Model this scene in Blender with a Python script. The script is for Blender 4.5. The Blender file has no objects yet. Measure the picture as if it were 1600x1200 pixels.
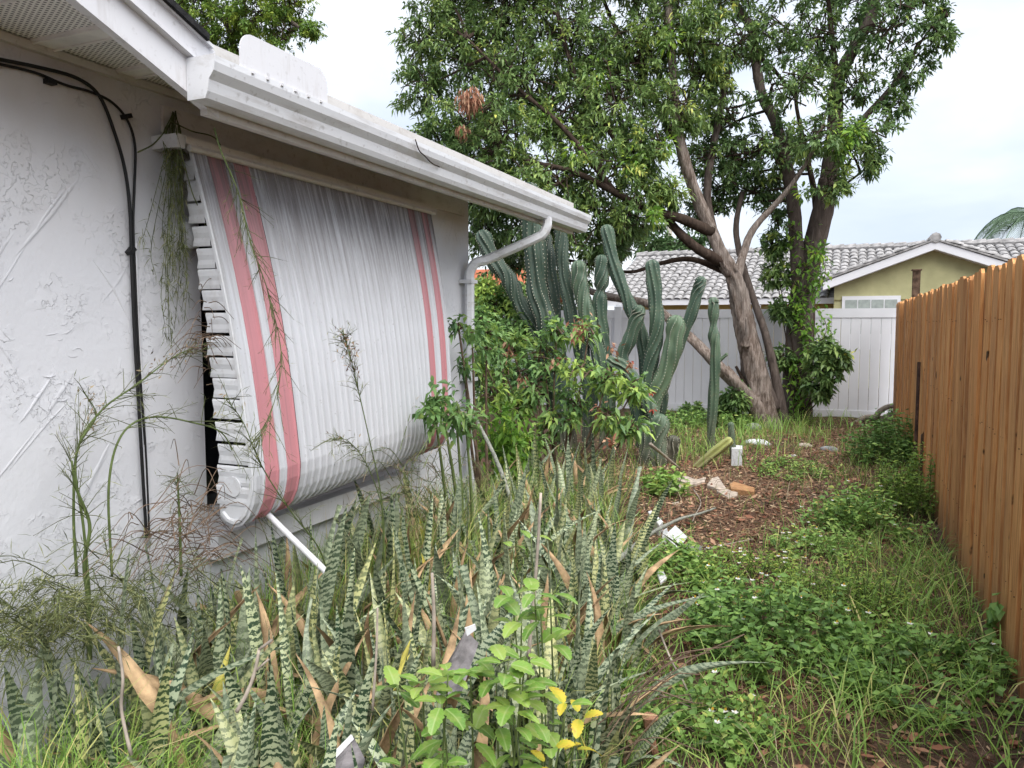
import bpy, math, random
import numpy as np
from mathutils import Vector, Matrix

random.seed(7)
rng = np.random.default_rng(11)
SC = bpy.context.scene
COL = SC.collection
R = math.radians

# ------------------------------------------------------------------ camera
EYE = Vector((0.0, 0.0, 1.58))
YAW, PITCH, FPX = R(23.4), R(-4.53), 1200.0      # focal length in pixels of a 1600 px wide picture
cam_d = bpy.data.cameras.new("camera")
cam_d.sensor_width = 36.0
cam_d.lens = FPX / 1600 * 36
cam_d.clip_start, cam_d.clip_end = 0.05, 3000
cam = bpy.data.objects.new("camera", cam_d)
COL.objects.link(cam)
cam.location = EYE
cam.rotation_euler = (R(90) + PITCH, 0, YAW)
SC.camera = cam
ROT = (Matrix.Rotation(YAW, 3, 'Z') @ Matrix.Rotation(R(90) + PITCH, 3, 'X'))

# ------------------------------------------------------------------ world, sun, exposure
SUN_DIR = Vector((0.48, -0.45, 1.0)).normalized()
w = bpy.data.worlds.new("World"); SC.world = w; w.use_nodes = True
nt = w.node_tree; nt.nodes.clear()
wo = nt.nodes.new('ShaderNodeOutputWorld')
sky = nt.nodes.new('ShaderNodeTexSky'); sky.sky_type = 'NISHITA'; sky.sun_disc = False
sky.sun_elevation = math.asin(SUN_DIR.z); sky.sun_rotation = math.atan2(SUN_DIR.x, SUN_DIR.y)
b1 = nt.nodes.new('ShaderNodeBackground'); b1.inputs[1].default_value = 0.05
nt.links.new(sky.outputs[0], b1.inputs[0])
tc = nt.nodes.new('ShaderNodeTexCoord')
mp = nt.nodes.new('ShaderNodeMapping'); mp.inputs['Scale'].default_value = (1.0, 1.0, 2.4)
nt.links.new(tc.outputs['Generated'], mp.inputs[0])
nz = nt.nodes.new('ShaderNodeTexNoise'); nz.inputs['Scale'].default_value = 2.6; nz.inputs['Detail'].default_value = 5; nz.inputs['Roughness'].default_value = .5
nz.inputs['Distortion'].default_value = .3
nt.links.new(mp.outputs[0], nz.inputs['Vector'])
rc = nt.nodes.new('ShaderNodeValToRGB')
for e, (p, c) in zip([rc.color_ramp.elements[0], rc.color_ramp.elements[1], rc.color_ramp.elements.new(.5)],
                     [(.32, (.42, .475, .58, 1)), (.64, (.64, .66, .69, 1)), (.48, (.53, .575, .65, 1))]):
    e.position = p; e.color = c
nt.links.new(nz.outputs['Fac'], rc.inputs[0])
b2 = nt.nodes.new('ShaderNodeBackground'); b2.inputs[1].default_value = 0.455
nt.links.new(rc.outputs[0], b2.inputs[0])
mx = nt.nodes.new('ShaderNodeMixShader'); mx.inputs[0].default_value = .88
nt.links.new(b1.outputs[0], mx.inputs[1]); nt.links.new(b2.outputs[0], mx.inputs[2])
nt.links.new(mx.outputs[0], wo.inputs[0])
sd = bpy.data.lights.new("sun", 'SUN'); sd.energy = 1.5; sd.angle = R(70); sd.color = (1, .97, .92)
so = bpy.data.objects.new("sun", sd); COL.objects.link(so)
so.rotation_euler = SUN_DIR.to_track_quat('Z', 'Y').to_euler(); so.location = (4, -4, 12)
SC.view_settings.view_transform = 'Standard'; SC.view_settings.look = 'None'
SC.view_settings.exposure = 2.0; SC.view_settings.gamma = 1
SC.view_settings.use_curve_mapping = False
SC.cycles.max_bounces = 4; SC.cycles.diffuse_bounces = 3; SC.cycles.glossy_bounces = 1
SC.cycles.use_adaptive_sampling = True; SC.cycles.adaptive_threshold = .02; SC.cycles.use_light_tree = False
SC.cycles.transmission_bounces = 2; SC.cycles.transparent_max_bounces = 4
SC.cycles.use_denoising = True

# ------------------------------------------------------------------ helpers
def P(px, py, X=None, Y=None, Z=None, d=None):
    """world point seen at a photo pixel, on the plane X=, Y= or Z= (or at depth d)"""
    v = ROT @ Vector(((px - 800) / FPX, (600 - py) / FPX, -1.0))
    if X is not None: t = (X - EYE.x) / v.x
    elif Y is not None: t = (Y - EYE.y) / v.y
    elif Z is not None: t = (Z - EYE.z) / v.z
    else: t = d
    return EYE + v * t

def gz(x, y):
    """height of the ground"""
    return .035 * math.sin(x * 1.7 + y * .6) * math.cos(y * .9 - x * .4) + .02 * math.sin(x * 4.1 + 1) * math.sin(y * 3.3)
def gza(x, y):
    return .035 * np.sin(x * 1.7 + y * .6) * np.cos(y * .9 - x * .4) + .02 * np.sin(x * 4.1 + 1) * np.sin(y * 3.3)

def tag(o, label=None, cat=None, group=None, kind=None):
    if label: o["label"] = label
    if cat: o["category"] = cat
    if group: o["group"] = group
    if kind: o["kind"] = kind
    return o

def empty(name, loc, label, cat, group=None):
    o = bpy.data.objects.new(name, None); COL.objects.link(o)
    o.location = loc; o.empty_display_size = .1
    return tag(o, label, cat, group)

def adopt(o, parent):
    if parent is not None:
        o.parent = parent
        if parent.type == 'EMPTY':
            o.matrix_parent_inverse = Matrix.Translation(-Vector(parent.location))
    return o

def link_mesh(name, me, mat, parent=None, smooth=False):
    if mat is not None and not me.materials: me.materials.append(mat)
    if smooth: me.polygons.foreach_set("use_smooth", [True] * len(me.polygons))
    o = bpy.data.objects.new(name, me); COL.objects.link(o)
    return adopt(o, parent)

class MB:
    def __init__(s): s.v = []; s.f = []; s.uv = None
    def quad(s, a, b, c, d):
        i = len(s.v); s.v += [tuple(a), tuple(b), tuple(c), tuple(d)]; s.f.append((i, i+1, i+2, i+3))
    def box(s, x0, x1, y0, y1, z0, z1):
        i = len(s.v)
        s.v += [(x0,y0,z0),(x1,y0,z0),(x1,y1,z0),(x0,y1,z0),(x0,y0,z1),(x1,y0,z1),(x1,y1,z1),(x0,y1,z1)]
        s.f += [(i,i+3,i+2,i+1),(i+4,i+5,i+6,i+7),(i,i+1,i+5,i+4),(i+1,i+2,i+6,i+5),(i+2,i+3,i+7,i+6),(i+3,i,i+4,i+7)]
        return s
    def obox(s, m, sx, sy, sz):
        k = len(s.v); s.box(-sx/2, sx/2, -sy/2, sy/2, -sz/2, sz/2)
        for j in range(k, len(s.v)): s.v[j] = tuple(m @ Vector(s.v[j]))
        return s
    def prism(s, prof, a, b, cap=True):
        """profile points (list of Vectors) at a and at b: prof is function t->list"""
        pa, pb = [tuple(p) for p in a], [tuple(p) for p in b]
        i = len(s.v); n = len(pa); s.v += pa + pb
        for k in range(n):
            j = (k+1) % n
            s.f.append((i+k, i+j, i+n+j, i+n+k))
        if cap:
            s.f.append(tuple(i+k for k in reversed(range(n)))); s.f.append(tuple(i+n+k for k in range(n)))
        return s
    def tube(s, pts, rad, n=6, rough=0.0, groove=0, twist=0.0, cap=True):
        pts = [Vector(p) for p in pts]
        m = len(pts)
        if not hasattr(rad, '__len__'): rad = [rad] * m
        i0 = len(s.v)
        ref = Vector((1, 0, 0))
        ph = random.random() * 6.28
        for k, p in enumerate(pts):
            t = (pts[min(k+1, m-1)] - pts[max(k-1, 0)])
            if t.length < 1e-9: t = Vector((0, 0, 1))
            t.normalize()
            u = ref - t * ref.dot(t)
            if u.length < 1e-3: u = Vector((0, 1, 0)) - t * t.y
            u.normalize(); ref = u; v = t.cross(u)
            for q in range(n):
                a = 6.28318 * q / n + twist * k
                r = rad[k]
                if groove: r *= 1 + .2 * math.sin(groove * a + ph + k * .25) + .07 * math.sin((groove * 2 + 1) * a + k * .4)
                if rough: r *= 1 + rough * (random.random() - .5)
                s.v.append(tuple(p + (u * math.cos(a) + v * math.sin(a)) * r))
        for k in range(m - 1):
            for q in range(n):
                j = (q + 1) % n
                s.f.append((i0 + k*n + q, i0 + k*n + j, i0 + (k+1)*n + j, i0 + (k+1)*n + q))
        if cap:
            s.f.append(tuple(i0 + q for q in reversed(range(n))))
            s.f.append(tuple(i0 + (m-1)*n + q for q in range(n)))
        return s
    def mesh(s, name="mesh"):
        me = bpy.data.meshes.new(name); me.from_pydata(s.v, [], s.f); me.update(); return me
    def build(s, name, mat, parent=None, smooth=False):
        return link_mesh(name, s.mesh(name), mat, parent, smooth)

def spline(pts, k=6):
    """Catmull-Rom through points (vectors or tuples of any length)"""
    p = [np.array(q, float) for q in pts]
    p = [2*p[0] - p[1]] + p + [2*p[-1] - p[-2]]
    out = []
    for i in range(1, len(p) - 2):
        for j in range(k):
            t = j / k
            out.append(.5 * ((2*p[i]) + (-p[i-1] + p[i+1])*t + (2*p[i-1] - 5*p[i] + 4*p[i+1] - p[i+2])*t*t
                             + (-p[i-1] + 3*p[i] - 3*p[i+1] + p[i+2])*t**3))
    out.append(p[-2])
    return out

def np_mesh(name, co, faces, var=None):
    """co (n,3), faces (m,k) all with k corners"""
    me = bpy.data.meshes.new(name)
    n, (m, k) = len(co), faces.shape
    me.vertices.add(n); me.vertices.foreach_set("co", co.astype(np.float32).ravel())
    me.loops.add(m * k); me.loops.foreach_set("vertex_index", faces.astype(np.int32).ravel())
    me.polygons.add(m); me.polygons.foreach_set("loop_start", np.arange(0, m * k, k, dtype=np.int32))
    me.update(calc_edges=True)
    if var is not None:
        a = me.attributes.new("var", 'FLOAT', 'POINT'); a.data.foreach_set("value", var.astype(np.float32))
    return me

def unit(a): return a / np.maximum(np.linalg.norm(a, axis=1, keepdims=True), 1e-9)

def leaves(name, pos, dirs, L, W, mat, parent=None, var=None, droop=.25, fold=.22, kind="stuff"):
    """many small pointed leaves, each a folded four-triangle blade"""
    N = len(pos); pos = np.asarray(pos, float); d = unit(np.asarray(dirs, float))
    L = np.broadcast_to(np.asarray(L, float), (N,))[:, None]; W = np.broadcast_to(np.asarray(W, float), (N,))[:, None]
    up = np.array([[0, 0, 1.]]) + rng.normal(0, .45, (N, 3))
    side = unit(np.cross(d, up)); nrm = np.cross(side, d)
    mid = pos + d*L*.45 - nrm*W*fold
    lf = pos + d*L*.42 + side*W*.5; rt = pos + d*L*.42 - side*W*.5
    tip = pos + d*L + np.array([[0, 0, -1.]])*L*droop
    co = np.stack([pos, lf, mid, rt, tip], 1).reshape(-1, 3)
    b = (np.arange(N)*5)[:, None]
    f = np.stack([b+np.array([[0, 2, 1]]), b+np.array([[0, 3, 2]]), b+np.array([[1, 2, 4]]), b+np.array([[2, 3, 4]])], 1).reshape(-1, 3)
    if var is None: var = rng.random(N)
    o = link_mesh(name, np_mesh(name, co, f, np.repeat(np.clip(var, 0, 1), 5)), mat, parent)
    if kind: o["kind"] = kind
    return o

def blades(name, pos, h, lean, width, mat, parent=None, var=None, curl=.5):
    """grass: every blade a bent tapering strip"""
    N = len(pos); pos = np.asarray(pos, float)
    h = np.broadcast_to(np.asarray(h, float), (N,))[:, None]; width = np.broadcast_to(np.asarray(width, float), (N,))[:, None]
    a = rng.random(N)*6.283; dr = np.stack([np.cos(a), np.sin(a), 0*a], 1)
    ln = (np.broadcast_to(np.asarray(lean, float), (N,))*(.3+rng.random(N)))[:, None]
    tw = a + 1.57 + rng.normal(0, .6, N); sd = np.stack([np.cos(tw), np.sin(tw), 0*tw], 1)
    rows = []
    for t, wd in ((0, .8), (.35, 1.), (.7, .7)):
        c = pos + np.array([[0, 0, 1.]])*h*(t - curl*.35*ln*t**2*t) + dr*h*ln*(t**1.7)
        rows += [c - sd*width*wd*.5, c + sd*width*wd*.5]
    tip = pos + np.array([[0, 0, 1.]])*h*(1 - curl*ln*.55) + dr*h*ln
    co = np.stack(rows + [tip], 1).reshape(-1, 3)
    b = (np.arange(N)*7)[:, None]
    tri = [[0,1,3],[0,3,2],[2,3,5],[2,5,4],[4,5,6]]
    f = np.stack([b+np.array([t]) for t in tri], 1).reshape(-1, 3)
    if var is None: var = rng.random(N)
    o = link_mesh(name, np_mesh(name, co, f, np.repeat(np.clip(var, 0, 1), 7)), mat, parent)
    o["kind"] = "stuff"
    return o

# ------------------------------------------------------------------ materials
class NT:
    def __init__(s, name, rough=.6, spec=.3):
        s.m = bpy.data.materials.new(name); s.m.use_nodes = True; s.t = s.m.node_tree
        s.b = s.t.nodes['Principled BSDF']; s.out = s.t.nodes['Material Output']
        s.b.inputs['Roughness'].default_value = rough
        s.b.inputs['Specular IOR Level'].default_value = spec
    def n(s, typ, **kw):
        x = s.t.nodes.new(typ)
        for k, v in kw.items(): setattr(x, k, v)
        return x
    def l(s, a, b): s.t.links.new(a, b)
    def put(s, inp, val):
        if hasattr(val, 'links') or hasattr(val, 'is_linked'): s.l(val, inp)
        else: inp.default_value = val
    def coord(s, kind='Object', scale=(1,1,1), rot=(0,0,0), loc=(0,0,0)):
        c = s.n('ShaderNodeTexCoord'); m = s.n('ShaderNodeMapping')
        m.inputs['Scale'].default_value = scale; m.inputs['Rotation'].default_value = rot; m.inputs['Location'].default_value = loc
        s.l(c.outputs[kind], m.inputs[0]); return m.outputs[0]
    def world(s, scale=(1,1,1), rot=(0,0,0)):
        c = s.n('ShaderNodeNewGeometry'); m = s.n('ShaderNodeMapping')
        m.inputs['Scale'].default_value = scale; m.inputs['Rotation'].default_value = rot
        s.l(c.outputs['Position'], m.inputs[0]); return m.outputs[0]
    def noise(s, vec, scale, detail=4, rough=.55, dist=0):
        x = s.n('ShaderNodeTexNoise'); s.l(vec, x.inputs['Vector'])
        x.inputs['Scale'].default_value = scale; x.inputs['Detail'].default_value = detail
        x.inputs['Roughness'].default_value = rough; x.inputs['Distortion'].default_value = dist
        return x.outputs['Fac']
    def ramp(s, fac, stops, interp='LINEAR'):
        x = s.n('ShaderNodeValToRGB'); cr = x.color_ramp; cr.interpolation = interp
        while len(cr.elements) < len(stops): cr.elements.new(.5)
        for e, (p, c) in zip(cr.elements, stops):
            e.position = p; e.color = (c, c, c, 1) if not hasattr(c, '__len__') else (*c, 1)
        s.put(x.inputs[0], fac); return x.outputs[0]
    def math(s, op, a, b=0.0, c=0.0):
        x = s.n('ShaderNodeMath', operation=op); s.put(x.inputs[0], a); s.put(x.inputs[1], b); s.put(x.inputs[2], c); return x.outputs[0]
    def mix(s, fac, a, b, mode='MIX'):
        x = s.n('ShaderNodeMix', data_type='RGBA', blend_type=mode)
        s.put(x.inputs[0], fac)
        for i, v in ((6, a), (7, b)):
            if isinstance(v, tuple): v = (*v, 1) if len(v) == 3 else v
            s.put(x.inputs[i], v)
        return x.outputs[2]
    def attr(s, name): x = s.n('ShaderNodeAttribute', attribute_name=name); return x.outputs['Fac']
    def rnd(s): return s.n('ShaderNodeObjectInfo').outputs['Random']
    def sep(s, vec): x = s.n('ShaderNodeSeparateXYZ'); s.l(vec, x.inputs[0]); return x.outputs
    def bump(s, h, strength=.5, dist=.02):
        x = s.n('ShaderNodeBump'); x.inputs['Strength'].default_value = strength; x.inputs['Distance'].default_value = dist
        s.l(h, x.inputs['Height']); s.l(x.outputs[0], s.b.inputs['Normal'])
    def base(s, c):
        if isinstance(c, tuple): s.b.inputs['Base Color'].default_value = (*c, 1)
        else: s.l(c, s.b.inputs['Base Color'])
        s.col = c; return s
    def leafy(s, fac=.3):
        tr = s.n('ShaderNodeBsdfTranslucent')
        if not isinstance(s.col, tuple): s.l(s.col, tr.inputs[0])
        else: tr.inputs[0].default_value = (*s.col, 1)
        m = s.n('ShaderNodeMixShader'); m.inputs[0].default_value = fac
        s.l(s.b.outputs[0], m.inputs[1]); s.l(tr.outputs[0], m.inputs[2]); s.l(m.outputs[0], s.out.inputs[0])
        return s

def foliage(name, stops, rough=.45, tr=.3, spec=.35):
    q = NT(name, rough, spec); q.base(q.ramp(q.attr("var"), stops)).leafy(tr); return q.m
def plain(name, c, rough=.6, spec=.3, vary=.12, scale=8, bump=0, metal=0):
    q = NT(name, rough, spec); v = q.world()
    n = q.noise(v, scale, 5)
    lo = tuple(max(0, x*(1-vary*2)) for x in c); hi = tuple(min(1, x*(1+vary)) for x in c)
    q.base(q.ramp(n, [(.3, lo), (.7, hi)]))
    q.b.inputs['Metallic'].default_value = metal
    if bump: q.bump(q.noise(v, scale*6, 4), bump, .01)
    return q.m

def m_stucco():
    q = NT("stucco", .85, .15); v = q.world()
    big = q.noise(v, .9, 4)
    col = q.ramp(big, [(.25, (.58, .585, .62)), (.7, (.68, .685, .72))])
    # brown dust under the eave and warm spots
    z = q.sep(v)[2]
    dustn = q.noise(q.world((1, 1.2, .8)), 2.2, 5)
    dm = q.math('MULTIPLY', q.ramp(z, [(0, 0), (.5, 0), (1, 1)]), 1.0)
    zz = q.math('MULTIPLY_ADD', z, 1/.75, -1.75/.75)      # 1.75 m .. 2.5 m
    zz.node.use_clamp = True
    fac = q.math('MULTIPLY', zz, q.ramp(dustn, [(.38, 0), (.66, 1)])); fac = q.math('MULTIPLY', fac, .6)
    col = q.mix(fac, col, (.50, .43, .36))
    sp = q.noise(v, 42, 3); spf = q.math('MULTIPLY', q.ramp(sp, [(.68, 0), (.76, 1)]), .25)
    col = q.mix(spf, col, (.5, .44, .38))
    q.base(col)
    kn = q.noise(v, 15, 6, .62, .2)
    pat = q.ramp(kn, [(.47, 0), (.485, .55), (.50, .5), (.60, .42), (.61, .1)])
    pm = q.ramp(q.noise(v, 4.2, 3), [(.49, 0), (.57, 1)])
    h = q.math('MULTIPLY', q.math('MULTIPLY', pat, pm), .5)
    h = q.math('ADD', h, q.math('MULTIPLY', q.noise(v, 6, 3), .5))
    h = q.math('ADD', h, q.math('MULTIPLY', q.noise(v, 60, 3), .12))
    q.bump(h, .9, .010)
    return q.m

def m_whitepaint(name, c=(.74, .74, .75), dirt=.35, streak=(3, 3, .6), dirtcol=(.28, .24, .2)):
    q = NT(name, .45, .4); v = q.world(streak)
    n = q.noise(v, 5, 6, .65); n2 = q.noise(q.world(), 38, 4)
    f = q.math('MULTIPLY', q.ramp(n, [(.5, 0), (.75, 1)]), dirt)
    col = q.mix(f, c, dirtcol)
    f2 = q.math('MULTIPLY', q.ramp(n2, [(.6, 0), (.74, 1)]), dirt*.8)
    q.base(q.mix(f2, col, tuple(x*.6 for x in dirtcol))); q.bump(n2, .08, .004)
    return q.m

def m_awning(name, c):
    q = NT(name, .5, .35); v = q.world()
    z = q.sep(v)[2]
    st = q.noise(q.world((1, 9, .7)), 3.2, 6, .7)
    st2 = q.noise(q.world((1, 28, .9)), 2.0, 5, .65)
    spk = q.noise(v, 55, 3)
    top = q.math('MULTIPLY_ADD', z, 1/.7, -1.55/.7); top.node.use_clamp = True
    f = q.math('MULTIPLY', q.math('MULTIPLY_ADD', top, 1.1, .10), q.ramp(st, [(.30, 0), (.62, 1)]))
    f2 = q.math('MULTIPLY', q.math('MULTIPLY_ADD', top, 1.0, .12), q.ramp(st2, [(.40, 0), (.56, 1)]))
    f = q.math('MAXIMUM', f, f2)
    fy = q.math('FRACT', q.math('MULTIPLY_ADD', q.sep(v)[1], 20.0, -50.56+.06))
    ln_ = q.math('MULTIPLY', q.ramp(fy, [(.0, .6), (.05, 1), (.16, .9), (.24, 0)]), q.ramp(q.noise(q.world((1, 6, .8)), 2.4, 5, .6), [(.32, 0), (.55, 1)]))
    f = q.math('MAXIMUM', f, q.math('MULTIPLY', ln_, q.math('MULTIPLY_ADD', top, .75, .34)))
    f = q.math('MAXIMUM', f, q.math('MULTIPLY', q.ramp(spk, [(.67, 0), (.72, 1)]), .55)); f.node.use_clamp = True
    f = q.math('MULTIPLY', f, .8)
    col = q.mix(f, c, (.15, .13, .125))
    q.base(col); q.bump(spk, .05, .003)
    return q.m

def m_wood():
    q = NT("cedar_picket", .75, .2)
    v = q.coord('Object', (1, 1, 1)); r = q.rnd()
    ad = q.n('ShaderNodeVectorMath', operation='ADD'); q.l(v, ad.inputs[0])
    cb = q.n('ShaderNodeCombineXYZ'); q.l(q.math('MULTIPLY', r, 37), cb.inputs[0]); q.l(q.math('MULTIPLY', r, 91), cb.inputs[2]); q.l(cb.outputs[0], ad.inputs[1])
    m = q.n('ShaderNodeMapping'); m.inputs['Scale'].default_value = (14, 14, .9); q.l(ad.outputs[0], m.inputs[0])
    g = q.noise(m.outputs[0], 3.2, 7, .62, .8)
    col = q.ramp(g, [(.22, (.25, .11, .045)), (.42, (.46, .215, .084)), (.58, (.62, .32, .13)), (.8, (.74, .47, .24))])
    tint = q.ramp(r, [(0, (.72, .66, .62)), (.5, (1, 1, 1)), (1, (1.0, .92, .82))])
    col = q.mix(1.0, col, tint, 'MULTIPLY')
    kn = q.noise(ad.outputs[0], 7, 2); kf = q.ramp(kn, [(.70, 0), (.74, 1)])
    col = q.mix(kf, col, (.05, .022, .01))
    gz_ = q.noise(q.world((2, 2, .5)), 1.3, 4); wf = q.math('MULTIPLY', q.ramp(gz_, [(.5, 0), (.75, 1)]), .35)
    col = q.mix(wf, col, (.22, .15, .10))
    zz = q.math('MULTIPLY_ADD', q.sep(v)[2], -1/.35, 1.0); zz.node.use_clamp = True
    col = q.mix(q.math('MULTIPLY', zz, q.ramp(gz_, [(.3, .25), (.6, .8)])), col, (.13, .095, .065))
    q.base(col); q.bump(g, .5, .006); return q.m

def m_bark(name, stops, sc=(7, 7, 1.2), strength=.9):
    q = NT(name, .9, .1); v = q.world(sc)
    n = q.noise(v, 2.0, 8, .65, .6); n2 = q.noise(q.world(), 2.2, 4)
    col = q.ramp(n, stops); col = q.mix(q.math('MULTIPLY', q.ramp(n2, [(.45, 0), (.7, 1)]), .4), col, tuple(x*.55 for x in stops[-1][1]))
    q.base(col); q.bump(n, strength, .03); return q.m

def m_snake(name, lo, hi, edge=None):
    q = NT(name, .42, .4)
    uv = q.n('ShaderNodeUVMap').outputs[0]; u, vv, _ = q.sep(uv); r = q.rnd()
    off = q.n('ShaderNodeCombineXYZ'); q.l(q.math('MULTIPLY', r, 53), off.inputs[0]); q.l(q.math('MULTIPLY', r, 29), off.inputs[1])
    ad = q.n('ShaderNodeVectorMath', operation='ADD'); q.l(uv, ad.inputs[0]); q.l(off.outputs[0], ad.inputs[1])
    n = q.noise(ad.outputs[0], 75, 3, .6); n2 = q.noise(ad.outputs[0], 9, 3)
    ph = q.math('ADD', q.math('MULTIPLY', vv, q.math('MULTIPLY_ADD', q.math('FRACT', q.math('MULTIPLY', r, 7.3)), 190.0, 190.0)), q.math('MULTIPLY', n, 13.0))
    ph = q.math('ADD', ph, q.math('MULTIPLY', n2, 14.0))
    sn = q.math('SINE', ph)
    band = q.ramp(q.math('MULTIPLY_ADD', sn, .5, .5), [(.44, 0), (.64, 1)])
    dens = q.ramp(q.math('ADD', q.math('MULTIPLY', n2, .7), q.math('MULTIPLY', q.math('FRACT', q.math('MULTIPLY', r, 3.7)), .5)), [(.25, .38), (.70, 1)])
    f = q.math('MULTIPLY', band, dens)
    hi_c = q.ramp(r, [(0, tuple(x*.62 for x in hi)), (.55, hi), (1, (hi[0]*1.18, hi[1]*1.12, hi[2]*1.0))])
    col = q.mix(f, hi_c, lo)
    sp = q.noise(ad.outputs[0], 30, 2); col = q.mix(q.math('MULTIPLY', q.ramp(sp, [(.72, 0), (.8, 1)]), .7), col, (.16, .09, .04))
    q.base(col); q.bump(n, .1, .003); return q.m

def m_ground():
    q = NT("soil", .95, .05); v = q.world()
    a = q.noise(v, 1.1, 4); b = q.noise(v, 22, 6, .7); c = q.noise(v, 90, 3)
    soil = q.ramp(b, [(.3, (.05, .034, .025)), (.55, (.11, .078, .058)), (.8, (.22, .16, .12))])
    mul = q.ramp(b, [(.3, (.05, .028, .02)), (.55, (.13, .075, .054)), (.8, (.25, .16, .115))])
    col = q.mix(q.ramp(a, [(.4, 0), (.6, 1)]), soil, mul)
    g = q.noise(v, 3.4, 5); col = q.mix(q.math('MULTIPLY', q.ramp(g, [(.5, 0), (.66, 1)]), .55), col, (.06, .085, .03))
    q.base(col); q.bump(q.math('ADD', b, q.math('MULTIPLY', c, .5)), 1.0, .03); return q.m

def m_perf():
    """aluminium soffit sheet with rows of punched holes"""
    q = NT("perforated_soffit", .5, .3); v = q.world((1, 1, 0)); x, y, _ = q.sep(v)
    fx = q.math('FRACT', q.math('MULTIPLY', x, 62)); row = q.math('FLOOR', q.math('MULTIPLY', x, 62))
    fy = q.math('FRACT', q.math('ADD', q.math('MULTIPLY', y, 62), q.math('MULTIPLY', row, .5)))
    dx = q.math('SUBTRACT', fx, .5); dy = q.math('SUBTRACT', fy, .5)
    d = q.math('SQRT', q.math('ADD', q.math('MULTIPLY', dx, dx), q.math('MULTIPLY', dy, dy)))
    hole = q.ramp(d, [(.27, 1), (.33, 0)])
    q.base(q.mix(hole, (.87, .85, .83), (.2, .19, .19))); q.bump(q.math('SUBTRACT', 1.0, hole), .5, .004); return q.m

def m_cactus(name, c0, c1):
    q = NT(name, .5, .35); v = q.world()
    n = q.noise(v, 3.0, 4); n2 = q.noise(v, 30, 4); r = q.rnd()
    col = q.ramp(q.math('ADD', q.math('MULTIPLY', n, .7), q.math('MULTIPLY', r, .35)), [(.3, c0), (.75, c1)])
    col = q.mix(q.math('MULTIPLY', q.ramp(n2, [(.56, 0), (.72, 1)]), .5), col, (.15, .13, .08))
    zf = q.math('MULTIPLY_ADD', q.sep(v)[2], -1/.55, 1.0); zf.node.use_clamp = True
    col = q.mix(q.math('MULTIPLY', zf, q.ramp(n, [(.35, .3), (.65, .9)])), col, (.16, .13, .095))
    q.base(col); q.bump(n2, .25, .008); return q.m

STUCCO = m_stucco()
WHITE = m_whitepaint("white_trim", (.66, .66, .69), .4)
GUTTER = m_whitepaint("gutter_enamel", (.66, .67, .70), .5, (2.2, .7, 5))
EAVE = m_whitepaint("eave_board", (.62, .60, .58), .5, (1, 1.3, 3), (.30, .25, .2))
PERF = m_perf()
SOFF = plain("soffit_rib", (.82, .80, .78), .5)
SHING = plain("dark_shingle", (.03, .03, .032), .9, .1, .3, 30, .5)
AWN_W = m_awning("awning_white", (.56, .57, .605)); AWN_R = m_awning("awning_red", (.52, .225, .25))
AWN_S = m_whitepaint("awning_slat_white", (.62, .63, .66), .35, (3, 3, 3))
DARKGLASS = plain("dark_window", (.008, .009, .012), .15, .5, .1)
BLACKCABLE = plain("black_cable", (.012, .012, .013), .5)
WOOD = m_wood()
POSTW = plain("weathered_post", (.13, .085, .06), .9, .1, .35, 12, .5)
RUST = plain("rusty_steel", (.06, .032, .024), .8, .2, .35, 20, .4)
VINYL = plain("vinyl_white", (.71, .71, .745), .45, .4, .04, 1.2)
SOIL = m_ground()
BARK_A = m_bark("grey_split_bark", [(.25, (.05, .036, .028)), (.45, (.15, .115, .095)), (.62, (.30, .25, .22)), (.85, (.44, .39, .35))], (15, 15, 2.2), 1.0)
BARK_B = m_bark("brown_bark", [(.25, (.03, .023, .020)), (.5, (.092, .072, .062)), (.8, (.19, .155, .138))], (9, 9, 2.5), .7)
BARK_D = m_bark("dark_twig_bark", [(.25, (.02, .014, .011)), (.55, (.055, .038, .03)), (.85, (.12, .09, .07))])
LEAF_A = foliage("leaf_tree", [(0, (.059, .117, .041)), (.35, (.121, .204, .066)), (.7, (.226, .327, .101)), (.93, (.419, .521, .133)), (1, (.620, .620, .140))], .38, .3)
LEAF_B = foliage("leaf_tree_loose", [(0, (.052, .107, .041)), (.4, (.111, .193, .066)), (.75, (.205, .307, .099)), (1, (.502, .620, .140))], .4, .3)
LEAF_OAK = foliage("leaf_oak", [(0, (.058, .122, .026)), (.5, (.137, .245, .046)), (1, (.346, .432, .066))], .5, .35)
LEAF_SH = foliage("leaf_shrub", [(0, (.055, .120, .050)), (.4, (.117, .227, .076)), (.75, (.221, .365, .113)), (1, (.414, .554, .126))], .4, .3)
LEAF_LIME = foliage("leaf_lime", [(0, (.09, .20, .03)), (.5, (.19, .36, .05)), (1, (.40, .52, .07))], .45, .4)
LEAF_FAR = foliage("leaf_far", [(0, (.035, .075, .03)), (.5, (.07, .14, .05)), (1, (.13, .21, .08))], .6, .25)
LEAF_DEAD = foliage("leaf_dead", [(0, (.16, .06, .035)), (.5, (.33, .15, .09)), (1, (.52, .34, .22))], .8, .2)
LEAF_RED = foliage("leaf_red", [(0, (.30, .035, .03)), (1, (.45, .12, .06))], .6, .25)
WEED = foliage("leaf_weed", [(0, (.095, .183, .055)), (.4, (.188, .335, .082)), (.75, (.321, .485, .123)), (1, (.620, .620, .164))], .5, .3)
WEEDY = foliage("leaf_weed_yellow", [(0, (.110, .209, .044)), (.5, (.231, .363, .066)), (1, (.440, .517, .110))], .5, .35)
GRASS = foliage("grass_blade", [(0, (.095, .178, .039)), (.35, (.184, .328, .065)), (.68, (.319, .492, .111)), (.86, (.573, .533, .197)), (1, (.620, .506, .276))], .5, .35)
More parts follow.
